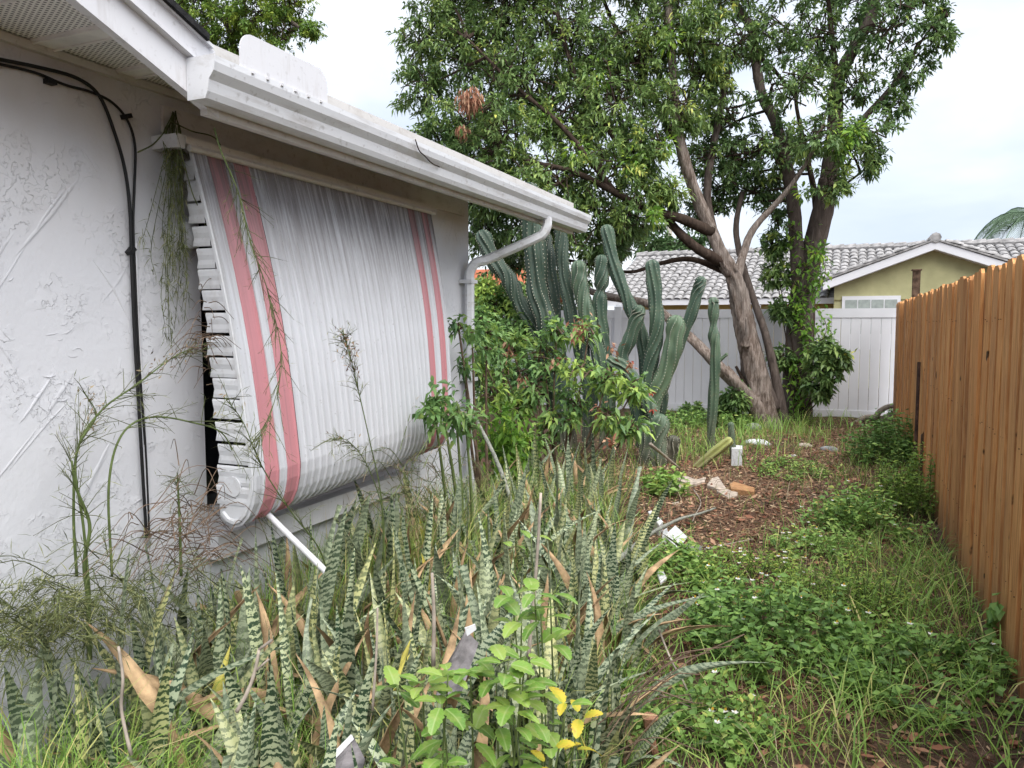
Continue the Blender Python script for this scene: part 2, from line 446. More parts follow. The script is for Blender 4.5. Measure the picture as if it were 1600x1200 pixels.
STRAW = foliage("straw", [(0, (.11, .075, .045)), (.5, (.27, .20, .12)), (1, (.46, .38, .26))], .8, .2)
WISP = foliage("wispy_stem", [(0, (.06, .075, .03)), (.5, (.13, .16, .055)), (1, (.27, .27, .11))], .7, .2)
CHIP = foliage("wood_chip", [(0, (.056, .030, .019)), (.5, (.163, .088, .053)), (.85, (.286, .180, .107)), (1, (.469, .360, .232))], .9, .05)
PETAL = foliage("white_petal", [(0, (.75, .75, .72)), (.7, (.85, .85, .82)), (.72, (.65, .38, .03)), (1, (.75, .45, .05))], .6, .2)
STEM_G = plain("green_stem", (.11, .15, .05), .6, .2, .2, 20)
STEM_B = plain("brown_stem", (.15, .105, .075), .8, .1, .3, 20)
STEM_P = plain("pale_dry_stem", (.36, .31, .26), .85, .1, .25, 15)
SNAKE = m_snake("snake_leaf", (.028, .056, .030), (.345, .40, .265))
SNAKE_Y = m_snake("snake_leaf_pale", (.05, .08, .035), (.38, .40, .20))
SNAKE_DEAD = plain("snake_leaf_dry", (.45, .31, .18), .8, .1, .35, 14, .3)
SNAKE_YEL = plain("snake_leaf_yellow", (.52, .47, .11), .6, .2, .25, 10)
CACT_D = m_cactus("cactus_dark", (.020, .036, .028), (.048, .078, .055))
CACT = m_cactus("cactus_green", (.042, .076, .055), (.11, .165, .10))
CACT_Y = m_cactus("cactus_yellowed", (.26, .32, .07), (.48, .50, .16))
SPINE = plain("areole", (.48, .46, .38), .9)
PALE = plain("pale_stone", (.50, .42, .35), .9, .1, .28, 22, .6)
BRICKM = plain("clay_brick", (.40, .22, .11), .9, .1, .2, 20, .4)
GREYM = plain("grey_stone", (.30, .30, .30), .9, .1, .25, 14, .4)
PLASTIC = m_whitepaint("white_plastic", (.66, .67, .69), .6, (9, 9, 9), (.22, .17, .12))
METAL = plain("grey_sheet_metal", (.20, .185, .19), .45, .4, .45, 14, .3)
OLIVE = plain("olive_stucco", (.43, .41, .23), .9, .1, .08, 3, .15)
YELLOWW = plain("yellow_stucco", (.55, .43, .17), .9, .1, .1, 3)
TILEW = plain("pale_roof_tile", (.345, .335, .335), .85, .1, .28, 7, .2)
TILER = plain("red_roof_tile", (.40, .13, .07), .85, .1, .2, 5, .2)

# ------------------------------------------------------------------ ground
nx, ny = 90, 130
xs = np.concatenate([[-1500, -300, -60], np.linspace(-14, 8, nx), [60, 300, 1500]])
ys = np.concatenate([[-1500, -200, -30], np.linspace(-4, 28, ny), [60, 300, 1500]])
gx, gy = np.meshgrid(xs, ys); far = (np.abs(gx) > 20) | (gy > 40) | (gy < -10)
gh = np.where(far, 0, gza(gx, gy))
co = np.stack([gx, gy, gh], -1).reshape(-1, 3)
W_ = len(xs); idx = np.arange(len(ys)*W_).reshape(len(ys), W_)
fq = np.stack([idx[:-1, :-1], idx[:-1, 1:], idx[1:, 1:], idx[1:, :-1]], -1).reshape(-1, 4)
g = link_mesh("ground", np_mesh("ground", co, fq), SOIL, None, True); g["kind"] = "structure"

# ------------------------------------------------------------------ house on the left
WX, WY = -2.40, 4.79             # wall plane, far corner
SZ = 2.47                        # soffit height
FX = -1.95                       # fascia plane
WO = (2.37, 3.95, .80, 2.16)     # window opening  y0 y1 z0 z1
house = empty("house", (WX, 1.5, 0), "white stucco house with gutter and wide eave along the left", "house")
mb = MB()
y0, y1, z0, z1 = WO
def wallq(ya, yb, za, zb): mb.quad((WX, ya, za), (WX, yb, za), (WX, yb, zb), (WX, ya, zb))
wallq(-5, y0, -.1, 2.6); wallq(y1, WY, -.1, 2.6); wallq(y0, y1, -.1, z0); wallq(y0, y1, z1, 2.6)
DP = .12
mb.quad((WX, y0, z0), (WX-DP, y0, z0), (WX-DP, y0, z1), (WX, y0, z1)); mb.quad((WX, y1, z0), (WX, y1, z1), (WX-DP, y1, z1), (WX-DP, y1, z0))
mb.quad((WX, y0, z1), (WX-DP, y0, z1), (WX-DP, y1, z1), (WX, y1, z1)); mb.quad((WX, y0, z0), (WX, y1, z0), (WX-DP, y1, z0), (WX-DP, y0, z0))
mb.quad((WX, WY, -.1), (-9, WY, -.1), (-9, WY, 2.6), (WX, WY, 2.6)); mb.quad((-9, -5, -.1), (-9, -5, 2.6), (-9, WY, 2.6), (-9, WY, -.1))
mb.quad((WX, -5, -.1), (WX, -5, 2.6), (-9, -5, 2.6), (-9, -5, -.1))
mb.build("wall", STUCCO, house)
rd = MB(); random.seed(21)
def wall_ridge(y, z, ang, L, wd, hh):
    n_ = 7; pts_ = []; bow = random.uniform(-.012, .012)
    for k_ in range(n_):
        t_ = k_/(n_-1); a_ = L*(t_-.5); off_ = bow*math.sin(t_*3.14) + random.uniform(-.0015, .0015)
        pts_.append((y + a_*math.cos(ang) - off_*math.sin(ang), z + a_*math.sin(ang) + off_*math.cos(ang), math.sin(t_*3.14)**.6))
    i0 = len(rd.v); nx_, nz_ = -math.sin(ang), math.cos(ang)
    for (a_, b_, t_) in pts_:
        w_ = wd*(.4+.6*t_)*random.uniform(.8, 1.2)
        rd.v += [(WX-.001, a_-nx_*w_, b_-nz_*w_), (WX+hh*t_*random.uniform(.7, 1.1), a_-nx_*w_*.2, b_-nz_*w_*.2), (WX-.001, a_+nx_*w_*1.6, b_+nz_*w_*1.6)]
    for k_ in range(n_-1):
        for q_ in range(2): rd.f.append((i0+k_*3+q_, i0+k_*3+q_+1, i0+(k_+1)*3+q_+1, i0+(k_+1)*3+q_))
for _ in range(190):
    y_, z_ = random.uniform(.9, 4.75), random.uniform(.3, 2.4); L_ = random.uniform(.10, .34)
    if y_ + .25 > y0 and y_ - .2 < y1: continue
    fw = random.random() < .55
    wall_ridge(y_, z_, R(random.gauss(52, 7)) if fw else R(random.gauss(-62, 8)), L_*(1.2 if fw else .8), random.uniform(.003, .006), random.uniform(.003, .0065))
for _ in range(1000):
    y_, z_ = random.uniform(.9, 4.7), random.uniform(.3, 2.4)
    if y_ + .1 > y0 and y_ - .1 < y1: continue
    if math.sin(y_*5.1)*math.cos(z_*6.3+y_*2) < .1: continue
    wall_ridge(y_, z_, random.uniform(-.9, .9), random.uniform(.02, .06), .0025, random.uniform(.002, .004))
rdo = rd.build("stucco_ridges", STUCCO, house, True); rdo["kind"] = "stuff"; random.seed(8)
win = MB().box(WX-.135, WX-.121, y0, y1, z0, z1).build("window", DARKGLASS, house)
fr = MB()
for a, b, c, d in ((y0, y0+.045, z0, z1), (y1-.045, y1, z0, z1), (y0+.045, y1-.045, z0, z0+.045), (y0+.045, y1-.045, z1-.045, z1), ((y0+y1)/2-.02, (y0+y1)/2+.02, z0+.045, z1-.045)):
    fr.box(WX-.120, WX-.085, a, b, c, d)
adopt(fr.build("frame", plain("dark_bronze_frame", (.03, .03, .032), .5), None), win)
sill = MB().box(WX-.05, WX+.075, y0-.02, y1+.03, z0-.19, z0-.09); adopt(sill.build("sill", WHITE), win)
# soffit panels, each a stepped sheet
sof = MB().box(WX-.02, FX-.03, 2.05, 5.7, SZ+.012, SZ+.03).build("soffit", SOFF, house)
pm = MB(); pr = MB()
pm.box(WX-.01, FX-.033, .0, .225, 0, .006); pme = pm.mesh(); pme.materials.append(PERF)
pr.box(WX-.01, FX-.033, .225, .31, -.008, .004); pr.box(WX-.01, FX-.033, .228, .236, -.014, -.0085); pr.box(WX-.01, FX-.033, .299, .307, -.014, -.0085); prm = pr.mesh(); prm.materials.append(SOFF)
for k in range(13):
    yy = 1.77 + .31*(k-11)
    a = link_mesh("soffit_panel", pme, None, house); a.location = (0, yy, SZ)
    b = link_mesh("soffit_rib", prm, None); b.parent = a
for k in range(11):
    a = link_mesh("soffit_panel", pme, None, house); a.location = (0, 1.77+.31*(k+2), SZ-.003)
MB().box(WX, WX+.022, -5, 5.7, SZ-.03, SZ-.004).build("wall_trim", EAVE, house)
# frieze board high on the wall, in the shade of the eave
MB().box(WX+.001, WX+.016, 2.2, 4.7, 2.30, 2.40).build("frieze_board", EAVE, house)
# fascia and gutter along the eave
MB().box(FX-.03, FX, 1.98, 5.70, 2.265, 2.50).build("fascia", EAVE, house)
gut = None
GZ = 2.415
prof = [(.004, -.125), (.075, -.125), (.085, -.105), (.092, -.07), (.112, -.045), (.118, -.02), (.118, 0), (.108, 0), (.108, -.012), (.10, -.04), (.082, -.065), (.074, -.1), (.07, -.117), (.012, -.117), (.012, 0), (.004, 0)]
YA, YB = 1.90, 5.77
gm = MB()
gm.prism(None, [(FX+x, YA, GZ+z) for x, z in prof], [(FX+x, YB, GZ+z-.005) for x, z in prof], True)
gut = gm.build("gutter", GUTTER, house)
cp = [(.003, -.128), (.077, -.128), (.088, -.106), (.095, -.07), (.115, -.046), (.121, -.02), (.121, .003), (.003, .003)]
cm = MB(); cm.prism(None, [(FX+x, YA-.006, GZ+z) for x, z in cp], [(FX+x, YA-.0005, GZ+z) for x, z in cp]); adopt(cm.build("end_cap", GUTTER), gut)
cm = MB(); cm.prism(None, [(FX+x, YB+.0005, GZ+z-.005) for x, z in cp], [(FX+x, YB+.006, GZ+z-.005) for x, z in cp]); adopt(cm.build("end_cap", GUTTER), gut)
# splash guard: sheet standing on the gutter lip, rounded upper corners
ga = P(372, 92, X=FX+.105).y; gb = P(509, 148, X=FX+.105).y
sg = MB(); n = 8; hgt = .125; rr = .06
outl = [(ga, 0)] + [(ga + rr - rr*math.cos(a*1.571/n), hgt-rr+rr*math.sin(a*1.571/n)) for a in range(n+1)] + [(gb - rr + rr*math.sin(a*1.571/n), hgt-rr+rr*math.cos(a*1.571/n)) for a in range(n+1)] + [(gb, 0)]
sg.prism(None, [(FX+.110, y, GZ+z-.008) for y, z in outl], [(FX+.1135, y, GZ+z-.008) for y, z in outl])
for k in range(6):
    sg.obox(Matrix.Translation((FX+.121, ga+.05+(gb-ga-.1)*k/5, GZ-.006)), .006, .012, .008)
adopt(sg.build("splash_guard", WHITE), gut)
# downspout
ds = MB()
dA = P(855, 352, X=FX+.06); oy = dA.y
path = [(FX+.06, oy, GZ-.12), (FX+.06, oy, GZ-.17), (FX+.035, oy-.01, GZ-.225), (FX-.02, oy-.03, GZ-.26)]
tgt = Vector((WX+.06, WY-.10, 0))
path += [(tgt.x+.09, tgt.y+.12, 2.02), (tgt.x+.03, tgt.y+.03, 1.985), (tgt.x, tgt.y, 1.92), (tgt.x, tgt.y, 1.85)]
pp = [Vector(q) for q in spline(path, 4)]
dsec = MB()
def ribbon_tube(mbx, pts, sx, sy):
    i0 = len(mbx.v); m = len(pts)
    for k, p in enumerate(pts):
        t = (pts[min(k+1, m-1)] - pts[max(k-1, 0)]).normalized()
        u = Vector((.35, -.93, 0)); u = (u - t*u.dot(t)).normalized(); v = t.cross(u)
        c = [(1, .55), (.55, 1), (-.55, 1), (-1, .55), (-1, -.55), (-.55, -1), (.55, -1), (1, -.55)]
        for a, b in c: mbx.v.append(tuple(p + u*a*sx/2 + v*b*sy/2))
    for k in range(m-1):
        for q in range(8):
            j = (q+1) % 8; mbx.f.append((i0+k*8+q, i0+k*8+j, i0+(k+1)*8+j, i0+(k+1)*8+q))
    mbx.f.append(tuple(i0+q for q in reversed(range(8)))); mbx.f.append(tuple(i0+(m-1)*8+q for q in range(8)))
ribbon_tube(dsec, pp, .082, .062); dsp = dsec.build("downspout", GUTTER, house)
d2 = MB(); ribbon_tube(d2, [Vector((tgt.x, tgt.y, 1.86)), Vector((tgt.x, tgt.y, .9)), Vector((tgt.x, tgt.y, .08))], .076, .057); adopt(d2.build("lower_pipe", GUTTER), dsp)
for z in (1.86, 1.2, .5):
    adopt(MB().box(WX+.002, tgt.x+.035, tgt.y-.048, tgt.y+.048, z-.012, z+.012).build("strap", GUTTER), dsp)
# rake boards of the nearer gable, rising towards the viewer
def rake(name, x0, x1, zlo, zhi, ya, yb, mat):
    m = MB(); s = .37
    a = [(x0, ya, zlo), (x1, ya, zlo), (x1, ya, zhi), (x0, ya, zhi)]
    b = [(x, yb, z+(ya-yb)*s) for x, _, z in a]
    m.prism(None, a, b); return m.build(name, mat, house)
rake("rake_board", FX-.03, FX+.002, 2.265, 2.385, 2.03, -1.2, WHITE)
rk = rake("rake_trim", FX-.02, FX+.022, 2.386, 2.47, 2.00, -1.2, WHITE)
rake("rake_lip", FX-.02, FX+.030, 2.385, 2.393, 2.00, -1.2, WHITE)
rake("drip_edge", FX-.02, FX+.036, 2.471, 2.482, 1.98, -1.2, GUTTER)
# roofs: the eave slope and the cross gable
rf = MB()
a = [(FX+.03, 2.06, 2.425), (FX+.03, 5.75, 2.425), (FX+.03, 5.75, 2.44), (FX+.03, 2.06, 2.44)]
b = [(x-3.8, y, z+3.8*.35) for x, y, z in a]; rf.prism(None, b, a)
a = [(FX+.05, 1.95, 2.484), (FX+.05, 1.95, 2.505), (-9.5, 1.95, 2.505), (-9.5, 1.95, 2.484)]
b = [(x, -1.2, z+3.15*.37) for x, y, z in a]; rf.prism(None, a, b)
a2 = b; b2_ = [(x, -4.5, z-3.3*.37) for x, y, z in a2]; rf.prism(None, a2, b2_)
rf.build("roof", SHING, house)

# cables on the wall
def pipe(name, pts, r, mat, label, cat, group=None, n=7, k=6, parent=None):
    m = MB(); m.tube([Vector(q) for q in spline(pts, k)], r, n)
    o = m.build(name, mat, parent, True)
    if label: tag(o, label, cat, group)
    return o
def onwall(pts, off): return [P(x, y, X=WX+off) for x, y in pts]
pipe("cable", onwall([(-40, 85), (60, 105), (120, 122), (155, 150), (178, 205), (195, 265), (203, 330), (206, 420), (210, 520), (217, 640), (224, 760), (229, 840)], .018), .0062, BLACKCABLE,
     "thick black cable running under the eave and down the stucco wall", "cable")
pipe("cable", onwall([(-40, 92), (50, 112), (100, 132), (140, 143), (175, 160), (200, 190), (211, 230), (210, 290), (208, 350), (211, 430), (217, 560), (227, 700), (233, 840)], .010), .0048, BLACKCABLE,
     "thin black cable arching right of the thick one below the eave", "cable")
pipe("cable_cover", onwall([(212, 380), (214, 480), (221, 600), (227, 720), (232, 850)], .006), .007, WHITE,
     "white painted wire beside the black cables on the wall", "wire")
for (x, y), nm in zip([(78, 128), (197, 182), (204, 392)], range(3)):
    c = P(x, y, X=WX+.012)
    tag(MB().obox(Matrix.Translation(c) @ Matrix.Rotation(.4*nm, 4, 'X'), .03, .03, .016).build("cable_clip", BLACKCABLE),
        ["black clip on the cable near the picture's left edge", "black clip at the bend of the thin cable", "black clip where both cables meet halfway down"][nm], "clip", "cable clips")

# ------------------------------------------------------------------ metal window awning
awn = empty("window_awning", (WX+.1, 3.1, .8), "white corrugated metal window awning with red stripes, folded down", "awning")
AY0, AY1 = 2.24, 4.05
def aw_prof(t):
    """points (x, z) of the sheet from top to lip, at fraction t along the wall"""
    xb = -2.03 + (-2.15 + 2.03)*t; zb = 1.0 + .03*t; xt = -2.285
    pts = []
    for s in np.linspace(0, 1, 9):
        pts.append((xt + (xb-xt)*s + .035*math.sin(s*3.14), 2.235 + (zb-2.235)*s))
    r = .11
    for a in np.linspace(15, 125, 7):
        pts.append((xb - r + r*math.cos(R(a)), zb - r*math.sin(R(a))*1.8))
    return pts
def aw_pt(y, k, off):
    pr_ = aw_prof((y-AY0)/(AY1-AY0)); m = len(pr_)
    x, z = pr_[k]; x0, z0 = pr_[max(k-1, 0)]; x1, z1 = pr_[min(k+1, m-1)]
    tx, tz = x1-x0, z1-z0; l = math.hypot(tx, tz)
    return (x - tz/l*off, y, z + tx/l*off)
def aw_pan(ya, yb, mat, name, flat=False):
    w_ = yb-ya
    if flat: cs = [(0, .0), (.06, .009), (.12, .009), (.16, .002), (.84, .002), (.88, .009), (.94, .009), (1, 0)]
    else: cs = [(0, .007), (.10, .008), (.2, .001), (.5, -.001), (.82, .000), (.92, .001), (1, .0068)]
    m = MB(); K = 16
    for k in range(K):
        for u, o in cs: m.v.append(aw_pt(ya+u*w_, k, o))
    n_ = len(cs)
    for k in range(K-1):
        for q in range(n_-1):
            i = k*n_+q; m.f.append((i, i+n_, i+n_+1, i+1))
    return m.build(name, mat, awn)
aw_pan(2.24, 2.30, AWN_W, "pan", True)
aw_pan(2.30, 2.388, AWN_R, "red_pan", True); aw_pan(2.388, 2.437, AWN_W, "pan", True); aw_pan(2.437, 2.528, AWN_R, "red_pan", True)
yy = 2.528
for k in range(25): aw_pan(yy, yy+.05, AWN_W, "pan"); yy += .05
aw_pan(yy, 3.85, AWN_R, "red_pan", True); aw_pan(3.85, 3.925, AWN_W, "pan", True); aw_pan(3.925, 4.0, AWN_R, "red_pan", True); aw_pan(4.0, 4.05, AWN_W, "pan", True)
# header rail at the wall and hinge bar
MB().box(WX+.002, -2.265, AY0-.05, AY1+.03, 2.246, 2.272).build("header_rail", EAVE, awn)
hb = MB(); hb.tube([(-2.272, AY0-.03, 2.235), (-2.272, AY1+.03, 2.235)], .014, 8); hb.build("hinge_bar", EAVE, awn)
MB().box(WX+.003, -2.268, AY0-.088, AY0-.052, 2.225, 2.275).build("end_bracket", AWN_S, awn)
# edge frame of the near side
ef = MB(); ef.tube([Vector(aw_pt(AY0+.008, k, -.012)) for k in range(16)], .013, 6); ef.build("edge_frame", AWN_S, awn)
ef = MB(); ef.tube([Vector(aw_pt(AY1-.008, k, -.012)) for k in range(16)], .013, 6); ef.build("edge_frame", AWN_S, awn)
def front_x(z):
    pr_ = aw_prof(0)
    for (xa, za), (xb, zb) in zip(pr_, pr_[1:]):
        if za >= z >= zb: return xa + (xb-xa)*(za-z)/(za-zb)
    return pr_[-1][0]
zs = 2.20; k = 0
while zs > .88:
    s = (2.20-zs)/1.3
    wd = .055 + .115*max(0, s)**.7; xf = front_x(zs-.03) - .018; h = .0815
    m = MB()
    cs = [(0.001, .002), (.008, -.003), (.026, -.0045), (.045, -.001), (.062, -.003), (h-.006, -.001), (h-.004, .003)]
    xb_ = xf - wd + .006*math.sin(k*2.1)
    for xx in (xb_, xb_+.012, xf-.01, xf):
        dz = .004*math.sin(k*1.3)
        for z, o in cs: m.v.append((xx + (.010*math.sin(z/h*3.14) if xx == xb_ else 0), AY0+.004+o, zs-z+dz))
    for q in range(3):
        for j in range(len(cs)-1):
            i = q*len(cs)+j; m.f.append((i, i+1, i+len(cs)+1, i+len(cs)))
    m.build("side_slat", AWN_S, awn); zs -= .083; k += 1
ep = MB(); pe = [aw_pt(AY0, k, -.004) for k in range(9, 16)]
outl = [(x, z) for x, _, z in pe] + [(-2.205, .80), (-2.215, .965), (pe[0][0]-.02, .965)]
ep.prism(None, [(x, AY0+.006, z) for x, z in outl], [(x, AY0+.0075, z) for x, z in outl]); ep.build("end_plate", AWN_S, awn)
# bottom corner gusset
gc = MB(); xf = front_x(.9)
disc = [(xf-.09+.04*math.cos(a)*1.0, .955+.04*math.sin(a)) for a in np.linspace(0, 6.283, 17)[:-1]]
gc.prism(None, [(x, AY0-.004, z) for x, z in disc], [(x, AY0+.0015, z) for x, z in disc]); gc.build("corner_gusset", AWN_S, awn)
# small junction box next to the slats
c = P(298, 368, X=WX+.025); jb = MB()
jb.tube([c+Vector((0, 0, .05)), c+Vector((0, 0, -.05))], .026, 10); tag(jb.build("junction_box", AWN_S, None, True), "small rounded white box on the wall beside the awning slats", "box")
# support arm that fell out of the awning into the plants
a = P(372, 752, Y=2.42); b = P(420, 805, Y=2.40); c2 = P(492, 876, Y=2.36)
pipe("support_pole", [a, b, c2, c2 + (c2-a)*.2], .0125, WHITE, "white metal pole slanting from the awning into the snake plants", "pole", n=10)

# ------------------------------------------------------------------ wooden fence on the right
fen = empty("wooden_fence", (.75, 8, 0), "brown wooden picket fence along the right side", "fence")
FEX = .735
def picket_mesh(wd, h, th=.018):
    e = .028
    out = [(-wd/2, 0), (wd/2, 0), (wd/2, h-e), (wd/2-e, h), (-wd/2+e, h), (-wd/2, h-e)]
    m = MB(); m.prism(None, [(-th/2, y, z) for y, z in out], [(th/2, y, z) for y, z in out]); return m.mesh()
pk = []
for i in range(5):
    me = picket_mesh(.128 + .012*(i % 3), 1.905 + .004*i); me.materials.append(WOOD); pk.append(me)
y = 1.6; k = 0; nails = []
while y < 13.45:
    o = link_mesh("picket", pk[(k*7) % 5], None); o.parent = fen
    px_ = FEX + (0 if k % 2 == 0 else .026) + random.uniform(-.005, .004)
    o.location = Vector((px_, y, -.025 + random.uniform(-.008, .006))) - fen.location
    o.rotation_euler = (random.uniform(-.008, .008), random.uniform(-.006, .006), random.uniform(-.11, .11))
    for zn in (.37, 1.02, 1.60):
        for dn in (-.03, .03): nails.append((px_-.0105, y+dn+random.uniform(-.006, .006), zn+random.uniform(-.012, .012)))
    y += .107; k += 1
nm_ = MB()
for x_, y_, z_ in nails: nm_.box(x_-.0012, x_+.004, y_-.002, y_+.002, z_-.002, z_+.002)
nm_.build("nails", RUST, fen)["kind"] = "stuff"
for z in (.35, 1.0, 1.58):
    MB().box(FEX+.042, FEX+.08, 1.6, 13.4, z-.045, z+.045).build("rail", WOOD, fen)
for i, y in enumerate((2.4, 4.85, 7.3, 9.75, 12.2)):
    MB().box(FEX+.082, FEX+.17, y-.045, y+.045, -.1, 1.75).build("post", WOOD, fen)
ptop = P(1432, 423, X=FEX+.14)
MB().box(FEX+.095, FEX+.19, ptop.y-.045, ptop.y+.045, 0, ptop.z).build("tall_post", POSTW, fen)
MB().box(FEX+.08, FEX+.205, ptop.y-.06, ptop.y+.06, ptop.z+.001, ptop.z+.02).build("post_cap", POSTW, fen)
sa, sb = P(1436, 566, X=FEX-.045), P(1429, 745, X=FEX-.07)
sm = MB(); sdir = (sb-sa).normalized(); sm.tube([sa, sb + sdir*.2], .016, 6)
tag(sm.build("steel_stake", RUST), "dark rusty stake leaning against the wooden fence", "stake")
pl = MB(); pl.prism(None, [(FEX-.03, sb.y-.06, 0), (FEX-.012, sb.y-.06, 0), (FEX-.012, sb.y+.02, 0), (FEX-.03, sb.y+.02, 0)],
                    [(FEX-.03, sb.y-.06, .5), (FEX-.012, sb.y-.06, .55), (FEX-.012, sb.y+.02, .52), (FEX-.03, sb.y+.02, .5)])
tag(pl.build("board_offcut", POSTW), "short dark board standing at the foot of the wooden fence", "board")

# ------------------------------------------------------------------ white vinyl fence at the back
VY = 13.75
vf = empty("vinyl_fence", (-3, VY, 0), "white vinyl privacy fence closing the yard at the back", "fence")
plk = MB(); plk.prism(None, [(-.072, -.011, 0), (-.066, -.017, 0), (.066, -.017, 0), (.072, -.011, 0), (.072, .011, 0), (-.072, .011, 0)],
                      [(-.072, -.011, 1.52), (-.066, -.017, 1.52), (.066, -.017, 1.52), (.072, -.011, 1.52), (.072, .011, 1.52), (-.072, .011, 1.52)]); plm = plk.mesh(); plm.materials.append(VINYL)
posts = [1.02, -1.40, -3.82, -6.24, -8.66]
x = .90
while x > -8.8:
    if True:
        o = link_mesh("plank", plm, None); o.parent = vf; o.location = Vector((x, VY, .15)) - vf.location
    x -= .149
for i in range(4):
    a, b = posts[i+1]+.064, posts[i]-.064
    MB().box(a, b, VY-.03, VY+.03, 1.67, 1.82).build("top_rail", VINYL, vf)
    MB().box(a, b, VY-.03, VY+.03, .02, .15).build("bottom_rail", VINYL, vf)
for p in posts:
    po = MB().box(p-.063, p+.063, VY-.063, VY+.063, -.1, 1.87).build("post", VINYL, vf)
    cpm = MB(); cpm.prism(None, [(p-.073, VY-.073, 1.871), (p+.073, VY-.073, 1.871), (p+.073, VY+.073, 1.871), (p-.073, VY+.073, 1.871)],
                          [(p-.02, VY-.02, 1.92), (p+.02, VY-.02, 1.92), (p+.02, VY+.02, 1.92), (p-.02, VY+.02, 1.92)]); adopt(cpm.build("post_cap", VINYL), po)

# ------------------------------------------------------------------ neighbour's house
nb = empty("neighbour_house", (0, 22, 0), "olive house with pale tiled roof beyond the white fence", "house")
GY = 20.0
pk_ = P(1462, 376, Y=GY); el = P(1286, 441, Y=GY)
hw = pk_.x - el.x; er = pk_.x + hw; sl = (pk_.z-el.z)/hw
m = MB(); GW = hw-.25
gl, gr = pk_.x-GW, pk_.x+GW; zt = pk_.z-.13; ze = zt - sl*GW
outl = [(gl, 0), (gr, 0), (gr, ze), (pk_.x, zt), (gl, ze)]
m.prism(None, [(x, GY+.3, z) for x, z in outl], [(x, GY+5, z) for x, z in outl]); m.build("gable_wall", OLIVE, nb)
MB().box(gl, gr, GY+.28, GY+.298, 2.12, 2.145).build("wall_band", plain("olive_band", (.2, .18, .08), .9), nb)
for s in (-1, 1):
    m = MB(); ex = pk_.x + s*hw
    a = [(pk_.x, GY, pk_.z), (pk_.x, GY+.03, pk_.z), (pk_.x, GY+.03, pk_.z-.19), (pk_.x, GY, pk_.z-.19)]
    b = [(ex, y, z-hw*sl) for x, y, z in a]; m.prism(None, a, b); m.build("rake_board", VINYL, nb)
    m = MB(); a = [(pk_.x, GY+.04, pk_.z-.2), (pk_.x, GY+.3, pk_.z-.2), (pk_.x, GY+.3, pk_.z-.18), (pk_.x, GY+.04, pk_.z-.18)]
    b = [(ex, y, z-hw*sl) for x, y, z in a]; m.prism(None, a, b); m.build("soffit", VINYL, nb)
wa, wb = P(1316, 463, Y=GY+.28), P(1406, 500, Y=GY+.28)
wn = MB().box(wa.x, wb.x, GY+.255, GY+.30, wb.z-.7, wa.z).build("window", VINYL, nb)
npane = 4
pwid = (wb.x-wa.x-.12)/npane
for i in range(npane):
    for j in range(2):
        adopt(MB().box(wa.x+.06+pwid*i+.012, wa.x+.06+pwid*(i+1)-.012, GY+.247, GY+.254, wa.z-.09-.42*(j+1)+.03, wa.z-.09-.42*j).build("pane", plain("pale_pane", (.34, .38, .36), .2, .5) if i+j == 0 else bpy.data.materials["pale_pane"]), wn)
# main body behind
RX0, RX1, EY, EZ, RY, RZ = -6.4, 7.5, 21.0, 2.24, 25.2, 3.80
MB().box(RX0+.5, RX1-.4, EY+.5, RY+3.7, 0, 2.3).build("wall", YELLOWW, nb)
MB().box(RX0, el.x+.3, EY-.02, EY+.01, EZ-.17, EZ-.02).build("fascia", VINYL, nb)
m = MB(); th = .05
m.prism(None, [(RX0, EY, EZ-.06), (RX0, RY, RZ-.06), (RX0, 2*RY-EY, EZ-.06), (RX0, 2*RY-EY, EZ-.11), (RX0, RY, RZ-.11), (RX0, EY, EZ-.11)],
        [(RX1, EY, EZ-.06), (RX1, RY, RZ-.06), (RX1, 2*RY-EY, EZ-.06), (RX1, 2*RY-EY, EZ-.11), (RX1, RY, RZ-.11), (RX1, EY, EZ-.11)])
a_ = (pk_.x, GY-.02, pk_.z); 
for s in (-1, 1):
    ex = pk_.x+s*(hw+.05)
    a = [(pk_.x, GY-.03, pk_.z+.01), (pk_.x, GY+4.2, pk_.z+.01), (pk_.x, GY+4.2, pk_.z+.05), (pk_.x, GY-.03, pk_.z+.05)]
    m.prism(None, a, [(ex, y, z-hw*sl) for x, y, z in a])
nroof = m.build("roof", TILEW, nb)
